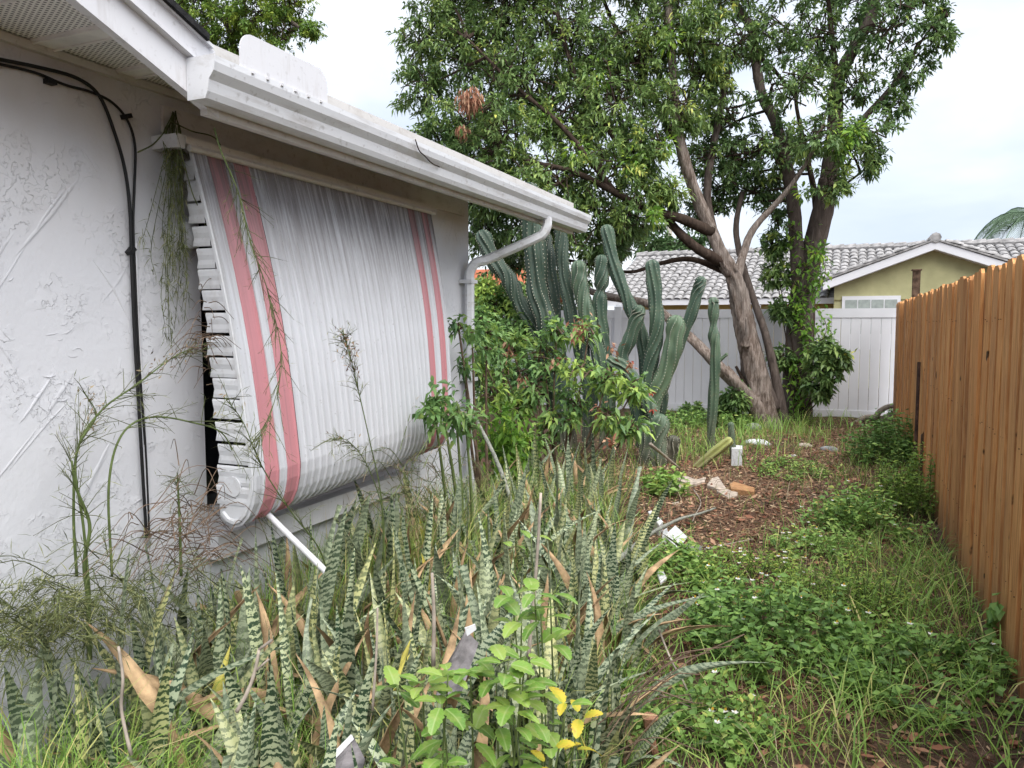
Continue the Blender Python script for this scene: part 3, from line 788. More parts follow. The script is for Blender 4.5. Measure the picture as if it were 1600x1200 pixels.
# barrel tiles: one arched shell, repeated
def tile_shell(lx, ly):
    m = MB(); n = 6
    for j, (yy, lift) in enumerate(((0, .028), (ly, 0))):
        for q in range(n+1):
            a = math.pi*q/n; m.v.append((-math.cos(a)*lx/2*(1.0 if j == 0 else .9), yy, lift + math.sin(a)*.062))
    for q in range(n): m.f.append((q, q+1, n+2+q, n+1+q))
    for q in range(n): m.v.append(m.v[q]); 
    base = len(m.v); m.v += [(v[0], v[1], v[2]-.02) for v in m.v[:n+1]]
    for q in range(n): m.f.append((q, base+q, base+q+1, q+1))
    return m
tm = tile_shell(.215, .36).mesh("tile"); tm.materials.append(TILEW)
slope = math.atan2(RZ-EZ, RY-EY); slen = math.hypot(RZ-EZ, RY-EY)
rows = int(slen/.335); rest = MB(); cnt = 0; base_t = tile_shell(.215, .36)
for r_ in range(rows):
    for c_ in range(int((RX1-RX0)/.23)):
        x = RX0+.12+c_*.23; q = r_*.335
        loc = Vector((x+random.uniform(-.008, .008), EY-.03+q*math.cos(slope), EZ-.055+q*math.sin(slope)))
        if x > el.x+.1 and loc.y < GY+4.2 and loc.z < pk_.z - abs(x-pk_.x)*sl + .1: continue
        if -5.2 < x < .3 and cnt < 300:
            o = link_mesh("roof_tile", tm, None); o.parent = nroof; o.location = loc - Vector(nb.location)*0; o.rotation_euler = (slope, 0, random.uniform(-.03, .03)); cnt += 1
        else:
            i0 = len(rest.v); M4 = Matrix.Translation(loc) @ Matrix.Rotation(slope, 4, 'X')
            rest.v += [tuple(M4 @ Vector(v)) for v in base_t.v]; rest.f += [tuple(i+i0 for i in f) for f in base_t.f]
# tiles on the gable's left slope, courses running away from the viewer
for s in (-1, 1):
    n_ = int(math.hypot(hw, hw*sl)/.335)
    for r_ in range(n_):
        for c_ in range(18):
            q = r_*.335; cs_ = math.cos(math.atan(sl)); xx = pk_.x + s*(hw + .07 - q*cs_)
            loc = Vector((xx, GY+.08+c_*.23, pk_.z + .06 - abs(xx-pk_.x)*sl))
            M4 = Matrix.Translation(loc) @ Matrix.Rotation(R(-90)*-s, 4, 'Z') @ Matrix.Rotation(math.atan(sl), 4, 'X')
            i0 = len(rest.v); rest.v += [tuple(M4 @ Vector(v)) for v in base_t.v]; rest.f += [tuple(i+i0 for i in f) for f in base_t.f]
ro = adopt(rest.build("roof_tiling", TILEW), nroof); ro["kind"] = "stuff"
rg = MB()
x = RX0
while x < RX1: rg.tube([(x, RY, RZ+.0), (x+.36, RY, RZ+.025)], [.10, .12], 8); x += .33
y = GY-.02
while y < RY: rg.tube([(pk_.x, y, pk_.z+.07), (pk_.x, y+.36, pk_.z+.045)], [.12, .10], 8); y += .33
adopt(rg.build("ridge_tiles", TILEW), nroof)["kind"] = "stuff"

# red roofed house seen between downspout and bush
rh = empty("distant_house", (-9.5, 26, 0), "small glimpse of a house with red tiled roof behind the downspout", "house")
c = P(752, 445, Y=24.0)
MB().box(c.x-5, c.x+.5, 24.6, 30, 0, c.z-.5).build("wall", plain("cream_wall", (.6, .55, .45), .9), rh)
m = MB(); x0, x1 = c.x-5.6, c.x+1.0; ez = c.z-.45; rz = P(752, 421, Y=27.3).z
m.prism(None, [(x0, 24, ez), (x0, 27.3, rz), (x0, 30.6, ez), (x0, 30.6, ez-.08), (x0, 27.3, rz-.08), (x0, 24, ez-.08)], [(x1, 24, ez), (x1, 27.3, rz), (x1, 30.6, ez), (x1, 30.6, ez-.08), (x1, 27.3, rz-.08), (x1, 24, ez-.08)])
rr_ = m.build("roof", TILER, rh)
MB().box(x0, x1, 23.96, 23.995, ez-.2, ez-.02).build("fascia", VINYL, rh)

# utility pole beyond
up = P(1046, 365, Y=34)
m = MB(); m.tube([(up.x, 34, 0), (up.x, 34, up.z+1.5)], [.16, .12], 10); tag(m.build("utility_pole", plain("pale_concrete", (.5, .47, .42), .9, .1, .1)), "pale utility pole far behind the trees", "pole")

# ------------------------------------------------------------------ trees
def limb(mb_, pts, r0, r1, n=9, groove=0, rough=.12, k=7):
    q = spline([tuple(p) for p in pts], k); m_ = len(q)
    mb_.tube([Vector(p) for p in q], [r0 + (r1-r0)*(i/(m_-1))**.6 for i in range(m_)], n, rough, groove)
    return q
def crown(par, blobs, limbpts, leafmat, barkmat, L=.125, Wd=.038, dens=1.0, lpc=11, name="crown", droop=.3, flat=.85, up=0.0):
    """twigs reach from the limbs into every clump; whorls of leaves sit along the twigs"""
    tw = MB(); pos = []; dirs = []; var = []
    lp = np.array(limbpts)
    for (c, r, tone) in blobs:
        tone += .09; c = np.array(c); j = np.argmin(((lp-c)**2*np.array([1, 1, 1.6])).sum(1) + np.where(lp[:, 2] > c[2]+.3, .6, 0)); st = lp[j]
        mid = (st+c)/2 + rng.normal(0, .12*r, 3) + np.array([0, 0, .1*r])
        br = spline([st, mid, c], 4); tw.tube([Vector(p) for p in br], np.linspace(.032*r+.01, .012, len(br)), 5)
        ns = int((40*r*r+8)*dens)
        for _ in range(ns):
            d = rng.normal(0, 1, 3); d /= np.linalg.norm(d); d[2] = d[2]*flat + .08
            e = c + d*r*rng.uniform(.55, 1.08)
            s0 = c + rng.normal(0, .26*r, 3) + (br[-2]-c)*rng.random()*.8
            mm = (s0+e)/2 + rng.normal(0, .07*r, 3) + np.array([0, 0, .08*r]); tws = spline([s0, mm, e], 3)
            tw.tube([Vector(p) for p in tws], np.linspace(.011, .004, len(tws)), 4, cap=False)
            tv = tone + rng.normal(0, .13)
            for f in (1.0, .85, .68, .5):
                p = np.array(tws[0])*(1-f)**2 + 2*f*(1-f)*mm + f*f*e if f < 1 else e
                n_ = max(4, int(lpc*(1 if f > .8 else .65)))
                a = rng.normal(0, 1, (n_, 3)); a = unit(a)*.85 + d*.55; a[:, 2] += up - .12
                pos.append(p + rng.normal(0, .035, (n_, 3))); dirs.append(a); var.append(np.full(n_, tv) + rng.normal(0, .13, n_) + .10*(f-.8))
    pos = np.concatenate(pos); dirs = np.concatenate(dirs); var = np.concatenate(var); N = len(pos)
    tw.build("twigs", barkmat, par)["kind"] = "stuff"
    leaves(name, pos, dirs, L*rng.uniform(.65, 1.2, N), Wd*rng.uniform(.75, 1.2, N), leafmat, par, var, droop)
    return N

# big leaning tree with split grey trunk
A0 = P(1196, 668, Z=0)
tA = empty("leaning_tree", A0, "tall leafy tree with split grey trunk leaning left in front of the white fence", "tree")
yA = A0.y; LP_A = []
tr = MB()
LP_A += limb(tr, [A0+Vector((.06, 0, -.15)), P(1188, 630, Y=yA), P(1176, 570, Y=yA-.05), P(1161, 500, Y=yA-.1), P(1149, 440, Y=yA-.15), P(1131, 405, Y=yA-.2)], .235, .10, 20, 6, .10, 14)
tr.build("trunk", BARK_A, tA, True)
def mk_limb(par, nm, mat, spec, r0, r1, store, n=9, groove=0):
    m = MB(); q = limb(m, [P(x, y, Y=yy) for x, y, yy in spec], r0, r1, n, groove); m.build(nm, mat, par, True); store += q[1:]
mk_limb(tA, "branch", BARK_A, [(1143, 428, yA-.17), (1110, 360, yA-.3), (1085, 297, yA-.4), (1063, 227, yA-.5), (1054, 140, yA-.5), (1047, 52, yA-.4), (1040, -60, yA-.3)], .115, .045, LP_A, 12, 4)
mk_limb(tA, "branch", BARK_A, [(1150, 440, yA-.12), (1162, 395, yA), (1178, 357, yA+.1), (1222, 308, yA+.2), (1250, 270, yA+.25), (1275, 225, yA+.3), (1290, 180, yA+.3)], .085, .02, LP_A)
mk_limb(tA, "branch", BARK_D, [(1112, 362, yA-.3), (1060, 340, yA-.7), (1010, 328, yA-1.0), (960, 300, yA-1.4), (900, 270, yA-1.7), (840, 255, yA-1.9), (780, 240, yA-2)], .095, .025, LP_A)
mk_limb(tA, "branch", BARK_D, [(1130, 410, yA-.2), (1085, 385, yA-.5), (1045, 345, yA-.6), (1000, 280, yA-.8), (950, 200, yA-1), (900, 120, yA-1), (870, 20, yA-1)], .095, .03, LP_A)
mk_limb(tA, "branch", BARK_D, [(1135, 425, yA-.1), (1080, 405, yA-.1), (1030, 412, yA-.2), (985, 425, yA-.4), (930, 415, yA-.6)], .06, .02, LP_A)
mk_limb(tA, "branch", BARK_D, [(1063, 230, yA-.5), (1010, 130, yA-.2), (960, 40, yA), (920, -60, yA)], .06, .025, LP_A)
mk_limb(tA, "branch", BARK_D, [(960, 300, yA-1.4), (880, 200, yA-1.6), (800, 130, yA-1.6), (730, 60, yA-1.5)], .05, .02, LP_A)
mk_limb(tA, "branch", BARK_D, [(900, 270, yA-1.7), (830, 310, yA-2), (780, 330, yA-2.1)], .035, .015, LP_A)
# dark stems growing behind the grey trunk
mk_limb(tA, "stem", BARK_B, [(1208, 640, yA+.35), (1192, 590, yA+.35), (1172, 515, yA+.35), (1150, 450, yA+.3), (1120, 380, yA+.3), (1105, 300, yA+.4), (1120, 200, yA+.6), (1140, 100, yA+.6)], .13, .05, LP_A)
mk_limb(tA, "stem", BARK_B, [(1226, 662, yA+.35), (1214, 600, yA+.4), (1195, 520, yA+.5), (1165, 430, yA+.6), (1150, 360, yA+.7), (1160, 300, yA+.8)], .09, .04, LP_A)
# splintered dead limb and its stubs at the foot
mk_limb(tA, "dead_limb", BARK_A, [(1192, 655, yA-.1), (1165, 615, yA-.25), (1130, 580, yA-.35), (1090, 540, yA-.4), (1045, 498, yA-.4), (1010, 473, yA-.4), (945, 462, yA-.3), (880, 440, yA-.3)], .12, .045, [], 10, 3)
mk_limb(tA, "stub", BARK_A, [(1170, 615, yA-.15), (1150, 590, yA-.2), (1136, 573, yA-.2)], .07, .028, [], 7, 3)
mk_limb(tA, "stub", BARK_D, [(1185, 630, yA-.05), (1165, 600, yA-.1), (1150, 572, yA-.1)], .06, .02, [], 7, 3)
mk_limb(tA, "stub", BARK_A, [(1163, 540, yA-.25), (1168, 520, yA-.32), (1166, 496, yA-.34)], .075, .012, [], 8, 3)
def blob(px, py, rpx, Y, tone): c = P(px, py, Y=Y); d = Y/ (ROT @ Vector(((px-800)/FPX, (600-py)/FPX, -1))).y; return (tuple(c), rpx/FPX*d, tone)
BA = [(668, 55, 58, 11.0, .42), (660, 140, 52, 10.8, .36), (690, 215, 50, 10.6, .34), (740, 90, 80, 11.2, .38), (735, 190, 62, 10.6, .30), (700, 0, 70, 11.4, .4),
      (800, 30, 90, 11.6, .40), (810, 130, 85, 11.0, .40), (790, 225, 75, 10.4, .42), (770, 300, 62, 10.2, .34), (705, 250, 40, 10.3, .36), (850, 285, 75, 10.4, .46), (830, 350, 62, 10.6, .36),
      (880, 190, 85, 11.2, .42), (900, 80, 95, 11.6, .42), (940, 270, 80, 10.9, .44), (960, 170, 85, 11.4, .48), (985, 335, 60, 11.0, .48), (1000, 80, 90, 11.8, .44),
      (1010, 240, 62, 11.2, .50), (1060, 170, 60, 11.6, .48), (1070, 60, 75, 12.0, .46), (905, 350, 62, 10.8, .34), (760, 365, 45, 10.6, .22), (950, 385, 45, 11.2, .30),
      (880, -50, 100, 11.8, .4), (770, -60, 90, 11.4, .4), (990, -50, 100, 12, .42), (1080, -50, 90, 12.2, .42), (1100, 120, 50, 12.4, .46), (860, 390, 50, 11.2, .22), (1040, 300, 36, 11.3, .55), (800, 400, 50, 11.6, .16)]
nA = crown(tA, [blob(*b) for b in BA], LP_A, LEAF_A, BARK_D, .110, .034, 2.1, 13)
# dead leaf bunches in the crown
for (px, py, rp, nm) in ((733, 155, 22, 0), (722, 203, 11, 1)):
    c, r, _ = blob(px, py, rp, 9.9, 0); n_ = 260 if nm == 0 else 80
    d = unit(rng.normal(0, 1, (n_, 3))); pp_ = np.array(c)+d*r*rng.random((n_, 1))**.5
    dd = d*.4; dd[:, 2] -= 1
    leaves("dead_leaves", pp_, dd, .10, .034, LEAF_DEAD, tA, None, .1)
def blobX(px, py, rpx, X, tone): c = P(px, py, X=X); d = X/(ROT @ Vector(((px-800)/FPX, (600-py)/FPX, -1))).x; return (tuple(c), rpx/FPX*d, tone)
# bright new shoots
def tuft(par, px, py, rp, Y, n_, mat=LEAF_LIME, L=.11, W=.04, name="shoots"):
    c, r, _ = blob(px, py, rp, Y, 0); d = unit(rng.normal(0, 1, (n_, 3))); pp_ = np.array(c)+d*r*rng.random((n_, 1))**.6*np.array([[1, 1, 1.0]])
    return leaves(name, pp_, d + np.array([[0, 0, -.25]]), L*rng.uniform(.6, 1.2, n_), W, mat, par, None, .25)
for a in ((1022, 335, 13, 10.6, 60), (1048, 60, 22, 11.4, 70), (985, 250, 22, 10.7, 70), (900, 235, 20, 10.3, 40), (935, 110, 25, 11, 50), (1040, 225, 18, 11.2, 45), (850, 180, 25, 10.6, 40)): tuft(tA, *a)

# second tree, several smooth brown stems
B0 = P(1244, 655, Y=13.2); B0.z = 0; yB = 13.15
tB = empty("upright_tree", B0, "looser upright tree with smooth brown stems right of the leaning grey trunk", "tree")
LP_B = []; tr = MB()
LP_B += limb(tr, [B0+Vector((0, 0, -.15)), P(1246, 600, Y=yB), P(1248, 540, Y=yB), P(1252, 470, Y=yB), P(1264, 413, Y=yB), P(1285, 332, Y=yB), P(1295, 280, Y=yB)], .27, .15, 13, 0, .06)
tr.build("trunk", BARK_B, tB, True)
mk_limb(tB, "branch", BARK_B, [(1292, 300, yB), (1304, 200, yB), (1308, 130, yB), (1337, 70, yB-.1), (1362, 21, yB-.2), (1375, -70, yB-.2)], .145, .07, LP_B)
mk_limb(tB, "branch", BARK_B, [(1250, 500, yB), (1246, 416, yB-.15), (1239, 315, yB-.25), (1225, 245, yB-.3), (1211, 189, yB-.3), (1190, 147, yB-.2), (1180, 87, yB-.1), (1174, 45, yB), (1148, 5, yB), (1130, -60, yB)], .13, .06, LP_B)
mk_limb(tB, "branch", BARK_B, [(1288, 325, yB), (1310, 250, yB-.1), (1341, 196, yB-.2), (1390, 140, yB-.2), (1425, 90, yB-.2)], .09, .03, LP_B)
mk_limb(tB, "branch", BARK_D, [(1180, 85, yB-.1), (1210, 110, yB), (1240, 150, yB+.1)], .05, .02, LP_B)
mk_limb(tB, "branch", BARK_D, [(1308, 130, yB), (1300, 60, yB), (1290, -40, yB)], .06, .03, LP_B)
mk_limb(tB, "branch", BARK_D, [(1290, 305, yB-.05), (1320, 288, yB-.15), (1345, 270, yB-.2)], .035, .015, LP_B)
mk_limb(tB, "stem", BARK_D, [(1262, 560, yB+.2), (1268, 450, yB+.2), (1275, 330, yB+.25), (1262, 250, yB+.3), (1245, 170, yB+.3), (1240, 110, yB+.3)], .10, .02, LP_B)
BB = [(1150, 70, 62, 12.6, .45), (1130, 170, 55, 12.4, .46), (1205, 60, 70, 12.8, .42), (1240, 140, 66, 12.6, .40), (1170, 235, 55, 12.5, .38), (1225, 235, 58, 12.4, .42), (1290, 215, 58, 12.2, .46),
      (1270, 60, 72, 12.9, .42), (1330, 140, 55, 12.6, .44), (1385, 50, 66, 12.7, .34), (1420, 110, 45, 12.6, .34), (1455, 55, 40, 12.6, .38), (1360, 215, 42, 12.5, .36), (1350, 0, 75, 12.9, .36),
      (1260, -40, 100, 13, .42), (1150, -40, 90, 12.9, .42), (1175, 300, 45, 12.8, .32), (1215, 345, 34, 12.9, .30), (1330, 240, 40, 12.3, .48), (1365, 260, 22, 12.4, .36), (1130, 290, 42, 12.6, .30),
      (1100, 250, 40, 12.7, .28), (1095, 340, 36, 13.0, .24), (1440, -20, 60, 12.8, .36), (1300, 290, 36, 12.3, .5), (1400, 165, 25, 12.5, .36), (1475, 25, 25, 12.7, .4), (1110, 215, 48, 13.2, .4), (1150, 255, 46, 13.3, .4), (1200, 290, 40, 13.3, .36), (1120, 320, 36, 13.3, .34), (1250, 230, 44, 13.4, .4)]
nB = crown(tB, [blob(b[0], b[1], b[2], b[3]+(.35 if i_ % 3 else -.1), b[4]) for i_, b in enumerate(BB)], LP_B, LEAF_B, BARK_D, .100, .038, 1.2, 12)
for a in ((1335, 205, 22, 11.9, 90), (1315, 225, 20, 11.9, 60), (1255, 300, 14, 12.2, 40), (1280, 395, 12, 12.4, 30)): tuft(tB, *a)
# creeper round the stems and leafy suckers at the foot
cr = empty("creeper", (B0.x+.05, B0.y-.25, 0), "lime green creeper climbing the brown stems", "vine")
st = MB(); pos = []; dirs = []; var = []
for i in range(4):
    pts = [P(1255+random.uniform(-25, 25), 640, Y=yB-.28)]
    for yy in range(590, 330+i*12, -40): pts.append(P(1258+random.uniform(-28, 34)-(8 if yy < 420 else 0), yy, Y=yB-.28+random.uniform(-.08, .05)))
    q = spline([tuple(p) for p in pts], 4); st.tube([Vector(p) for p in q], .006, 4)
    for p in q:
        n_ = 9; pos.append(np.array(p)+rng.normal(0, .07, (n_, 3))); dirs.append(rng.normal(0, 1, (n_, 3))+np.array([[0, -.5, -.3]])); var.append(np.clip(rng.normal(.45, .3, n_), 0, 1))
st.build("stems", STEM_B, cr); pos = np.concatenate(pos); N = len(pos)
leaves("foliage", pos, np.concatenate(dirs), .10*rng.uniform(.6, 1.2, N), .05, LEAF_LIME, cr, np.concatenate(var)*.8)
def shrub(name, label, base, blobs, mat, L, W, dens=1., lpc=9, cat="shrub", stem=BARK_D, group=None, droop=.3, flat=.9, up=0):
    e = empty(name, base, label, cat, group); lp = []
    m = MB()
    for (c, r, t) in blobs:
        c = Vector(c); q = spline([tuple(Vector(base)+Vector((random.uniform(-.04, .04), random.uniform(-.04, .04), -.05))), tuple((Vector(base)*.4+c*.6)+Vector((random.uniform(-.05, .05), random.uniform(-.05, .05), -.08))), tuple(c)], 4)
        m.tube([Vector(p) for p in q], np.linspace(.014, .006, len(q)), 5); lp += list(q[2:])
    m.build("stems", stem, e)
    crown(e, blobs, lp, mat, stem, L, W, dens, lpc, "foliage", droop, flat, up)
    return e
shrub("sucker_shrub", "dark glossy shrub at the foot of the brown stems before the white fence", P(1255, 645, Y=yB-.3),
      [blob(1290, 580, 32, 12.4, .34), blob(1285, 548, 22, 12.5, .38), blob(1305, 560, 20, 12.3, .4), blob(1222, 560, 20, 12.9, .3), blob(1222, 490, 20, 13.0, .34), blob(1278, 610, 20, 12.4, .3), blob(1215, 430, 26, 13.1, .34), blob(1210, 385, 20, 13.1, .34)], LEAF_A, .12, .05, 1.7)
shrub("ground_shrub", "small dark shrub between the tall cactus and the dead limb", P(1150, 655, Y=yA-.2),
      [blob(1150, 625, 20, yA-.3, .25), blob(1080, 650, 18, yA, .3), blob(1125, 640, 16, yA-.2, .28)], LEAF_A, .11, .05, 3)

# tree behind the roof, far left
TO = P(385, 30, Y=13.5)
tO = empty("roadside_oak", (TO.x, 13.5, 0), "yellow green tree rising behind the roof at top left", "tree"); LP_O = []
tr = MB(); LP_O += limb(tr, [(TO.x, 13.5, -.1), (TO.x+.1, 13.5, 3), (TO.x-.1, 13.4, 6)], .3, .16, 10, 4); tr.build("trunk", BARK_B, tO, True)
mk_limb(tO, "branch", BARK_B, [(385, 110, 13.5), (390, 40, 13.4), (440, 30, 13.2), (480, 50, 13)], .1, .03, LP_O)
mk_limb(tO, "branch", BARK_B, [(375, 110, 13.5), (350, 30, 13.4), (300, -10, 13.2), (250, -40, 13)], .1, .03, LP_O)
crown(tO, [blob(*b) for b in [(300, 10, 60, 12.8, .5), (350, 40, 50, 12.9, .45), (400, 25, 55, 13, .5), (440, 50, 42, 13, .5), (455, 10, 45, 13.2, .55), (380, 90, 45, 13.3, .45), (350, -40, 70, 13.2, .5), (430, -50, 60, 13.3, .5), (270, -40, 60, 13, .5), (485, 45, 18, 13, .45), (330, 80, 40, 13, .6)]], LP_O, LEAF_OAK, BARK_D, .095, .04, 1.7, 13)

# background trees and bushes
def simple_tree(name, label, px, Y, top, blobs, mat, L=.2, W=.09, dens=.6, cat="tree"):
    b = P(px, 560, Y=Y); b.z = 0
    e = empty(name, b, label, cat); lp = []; tr = MB()
    lp += limb(tr, [b, (b.x+.1, b.y, 1.2), tuple(P(px, top, Y=Y))], .16, .06, 8); tr.build("trunk", BARK_D, e, True)
    crown(e, [blob(*q) for q in blobs], lp, mat, BARK_D, L, W, dens, 10); return e
simple_tree("background_tree", "green tree far behind the leaning tree, near the utility pole", 1010, 32, 400, [(960, 385, 38, 32, .5), (1010, 380, 35, 32, .6), (1060, 385, 30, 32, .55), (1090, 375, 30, 32.5, .5), (985, 355, 30, 33, .5)], LEAF_FAR, .3, .13, .5)
simple_tree("background_tree", "dark tree filling the gap behind the left cactus clump", 850, 15.5, 430, [(790, 415, 50, 15.5, .15), (850, 420, 50, 15.4, .15), (900, 430, 45, 15.2, .2), (840, 470, 50, 15, .12), (760, 380, 40, 16, .1), (910, 480, 30, 15, .1)], LEAF_A, .16, .06, .5)
shrub("garden_bush", "bright green bush behind the downspout", P(790, 640, Y=9.3),
      [blob(770, 480, 40, 9.3, .62), blob(800, 470, 34, 9.4, .6), blob(790, 530, 42, 9.1, .42), blob(750, 545, 38, 9.0, .38), blob(820, 520, 30, 9.2, .45), blob(765, 600, 40, 8.8, .35), blob(810, 600, 42, 8.8, .3), blob(755, 455, 20, 9.2, .95), blob(850, 580, 40, 9.2, .3), blob(745, 500, 26, 8.9, .5)], LEAF_SH, .085, .04, 2.6, 10)

# palm at the right edge
pc = P(1622, 338, Y=27)
pa = empty("palm_tree", (pc.x, pc.y, 0), "palm with drooping fronds at the right edge of the sky", "palm")
m = MB(); m.tube([(pc.x, pc.y, 0), (pc.x+.1, pc.y, pc.z*.5), (pc.x, pc.y, pc.z)], [.2, .15, .13], 10); m.build("trunk", BARK_A, pa, True)
for i in range(13):
    az = 6.283*i/13+.2; el_ = random.uniform(.15, 1.1); Lf = random.uniform(1.9, 2.4)
    d = Vector((math.cos(az), math.sin(az), 0)); pts = []
    for t in np.linspace(0, 1, 9): pts.append(Vector(pc) + d*Lf*t*(1-.18*t) + Vector((0, 0, Lf*(math.tan(el_)*.55*t - (.55+.45*el_)*t*t))))
    mm = MB(); mm.tube(pts, np.linspace(.03, .008, 9), 4)
    for t in np.linspace(.12, 1, 44):
        k_ = min(7, int(t*8)); f = t*8-k_; p = pts[k_]*(1-f)+pts[k_+1]*f; tg = (pts[k_+1]-pts[k_]).normalized()
        sdv = tg.cross(Vector((0, 0, 1))).normalized()
        for s in (-1, 1):
            ln = .62*math.sin(.35+2.5*t); e_ = p + sdv*s*ln*.62 + tg*ln*.35 + Vector((0, 0, -ln*.62))
            mm.quad(p, p+tg*.022, (p+e_)/2+tg*.022+Vector((0, 0, .06)), (p+e_)/2+Vector((0, 0, .05))); i0 = len(mm.v); mm.v.append(tuple(e_)); mm.f.append((i0-1, i0-2, i0))
    mm.build("frond", plain("palm_frond_green", (.075, .12, .07), .6, .2, .2, 3) if i == 0 else bpy.data.materials["palm_frond_green"], pa)

# ------------------------------------------------------------------ cacti
def cactus_col(par, pts, r, mat, ribs=7, twist=1.2, wav=.12, joints=()):
    q = spline([tuple(p) for p in pts], 10); m_ = len(q); n = ribs*4
    mb_ = MB(); ar = MB(); ph = random.random()*6; ref = Vector((1, 0, 0)); tot = 0; i0 = 0
    for k in range(m_+4):
        if k < m_:
            p = Vector(q[k]); t = (Vector(q[min(k+1, m_-1)])-Vector(q[max(k-1, 0)])).normalized(); sc = 1.0
            f = k/(m_-1); sc = .72+.28*min(1, f*3)
            sc *= 1 + .05*math.sin(k*.55+ph)
            for jj in joints: sc *= 1 - .38*math.exp(-((f-jj)/.03)**2)
        else:
            j = (k-m_+1)/4; p = Vector(q[-1]) + t*r*.95*math.sin(j*1.571); sc = max(.03, math.cos(j*1.571))
        u = (ref - t*ref.dot(t)); u.normalize(); ref = u; v = t.cross(u)
        for s in range(n):
            a = 6.28318*s/n + twist*math.sin(k*.16+ph)*.55 + twist*k*.035
            rr_ = r*sc*(.54 + .52*abs(math.cos(ribs*.5*6.28318*s/n))**1.5)
            rr_ *= 1 + wav*math.sin(k*.9 + 2.2*(s//4) + ph)*(.35 if k < m_ else 0)
            vtx = p + (u*math.cos(a)+v*math.sin(a))*rr_; mb_.v.append(tuple(vtx))
            if s % 4 == 0 and k < m_+2:
                o = vtx; e = r*.055; b0 = len(ar.v)
                ar.v += [tuple(o+Vector(d)*e) for d in ((1, 0, 0), (0, 1, 0), (-1, 0, 0), (0, -1, 0), (0, 0, 1.4), (0, 0, -1.4))]
                ar.f += [(b0+i, b0+(i+1) % 4, b0+4) for i in range(4)] + [(b0+(i+1) % 4, b0+i, b0+5) for i in range(4)]
    for k in range(m_+3):
        for s in range(n):
            j = (s+1) % n; mb_.f.append((k*n+s, k*n+j, (k+1)*n+j, (k+1)*n+s))
    o = mb_.build("column", mat, par, True)
    a_ = ar.build("areoles", SPINE); adopt(a_, o); a_["kind"] = "stuff"
    return o
def px2r(wpx, Y, px): return wpx/2/FPX*(Y/(ROT @ Vector(((px-800)/FPX, -.1, -1))).y)*.90
def col(par, spec, wpx, Y, mat, **k): return cactus_col(par, [P(a, b, Y=Y+(c[0] if c else 0)) for a, b, *c in spec], px2r(wpx, Y, spec[0][0]), mat, **k)
YC = 8.9
cl = empty("cactus_clump", P(890, 690, Y=YC), "dark clump of twisted column cacti beside the downspout, under the tree", "cactus")
col(cl, [(872, 700), (855, 570), (838, 515), (812, 472), (794, 434), (772, 408), (755, 370)], 27, YC+.2, CACT_D)
col(cl, [(885, 700), (870, 560), (855, 505), (840, 462), (838, 406), (829, 340), (826, 300)], 36, YC, CACT_D, ribs=8)
col(cl, [(895, 700), (880, 600), (868, 520), (862, 450), (856, 400), (850, 370)], 24, YC+.15, CACT_D)
col(cl, [(920, 700), (925, 620), (908, 552), (895, 510), (887, 462), (880, 416), (876, 360)], 22, YC, CACT_D)
col(cl, [(945, 700), (948, 620), (936, 552), (925, 519), (915, 481), (906, 444), (904, 418)], 27, YC-.1, CACT)
col(cl, [(955, 700), (952, 620), (945, 552), (940, 519), (937, 470), (940, 440), (940, 408)], 24, YC-.05, CACT, joints=(.75,))
col(cl, [(915, 690), (918, 600), (912, 540), (905, 520)], 18, YC-.1, CACT_D)
cl2 = empty("cactus_clump", P(1015, 715, Y=8.7), "spreading clump of twisted blue green column cacti in front of the white fence", "cactus")
YD = 8.75
col(cl2, [(1015, 700), (1012, 620), (1006, 547), (1000, 515), (981, 470), (960, 416), (948, 360)], 22, YD+.15, CACT)
col(cl2, [(1012, 700), (1010, 620), (1016, 570), (1026, 522), (1024, 470), (1019, 416)], 24, YD-.05, CACT)
col(cl2, [(1008, 690), (985, 610), (972, 560), (984, 530), (995, 497), (998, 486)], 23, YD-.1, CACT)
col(cl2, [(1015, 690), (1018, 620), (1045, 580), (1063, 533), (1080, 490), (1090, 455), (1095, 440)], 19, YD, CACT)
col(cl2, [(1020, 690), (1020, 630), (1038, 585), (1052, 540), (1056, 505)], 30, YD-.08, CACT)
col(cl2, [(1030, 715), (1028, 670), (1012, 628), (994, 598), (972, 572), (955, 566)], 22, YD-.2, CACT)
col(cl2, [(1030, 735), (1026, 700), (1030, 660)], 33, YD-.25, CACT)
col(cl2, [(1008, 730), (1010, 695), (1012, 668)], 24, YD-.3, CACT)
col(cl2, [(1045, 735), (1048, 705), (1052, 690)], 24, YD-.1, CACT_D)
col(cl2, [(1000, 700), (1030, 640), (1032, 600)], 24, YD+.1, CACT_D)
cl3 = empty("cactus_column", P(1111, 706, Z=0), "tall single column cactus with a side bud, left of the leaning trunk", "cactus")
yc3 = cl3.location.y
col(cl3, [(1110, 712), (1112, 660), (1116, 600), (1118, 550), (1115, 520), (1115, 480), (1115, 472)], 18, yc3, CACT, joints=(.72,), ribs=6)
col(cl3, [(1119, 568), (1128, 560), (1135, 554)], 6, yc3, CACT, ribs=5)
cl4 = empty("cactus_column", P(1147, 728, Z=0), "small blue green cactus stub among the grass near the white box", "cactus")
col(cl4, [(1148, 735), (1146, 710), (1143, 680), (1142, 664)], 11, cl4.location.y, CACT, ribs=6)
cl5 = empty("fallen_cactus", P(1105, 722, Z=.05), "yellowed cactus piece fallen in the grass", "cactus")
ct = empty_spec = [(1080, 738), (1110, 712), (1138, 690)]
col(cl5, ct, 17, cl5.location.y-.15, CACT_Y, ribs=5, twist=.3)
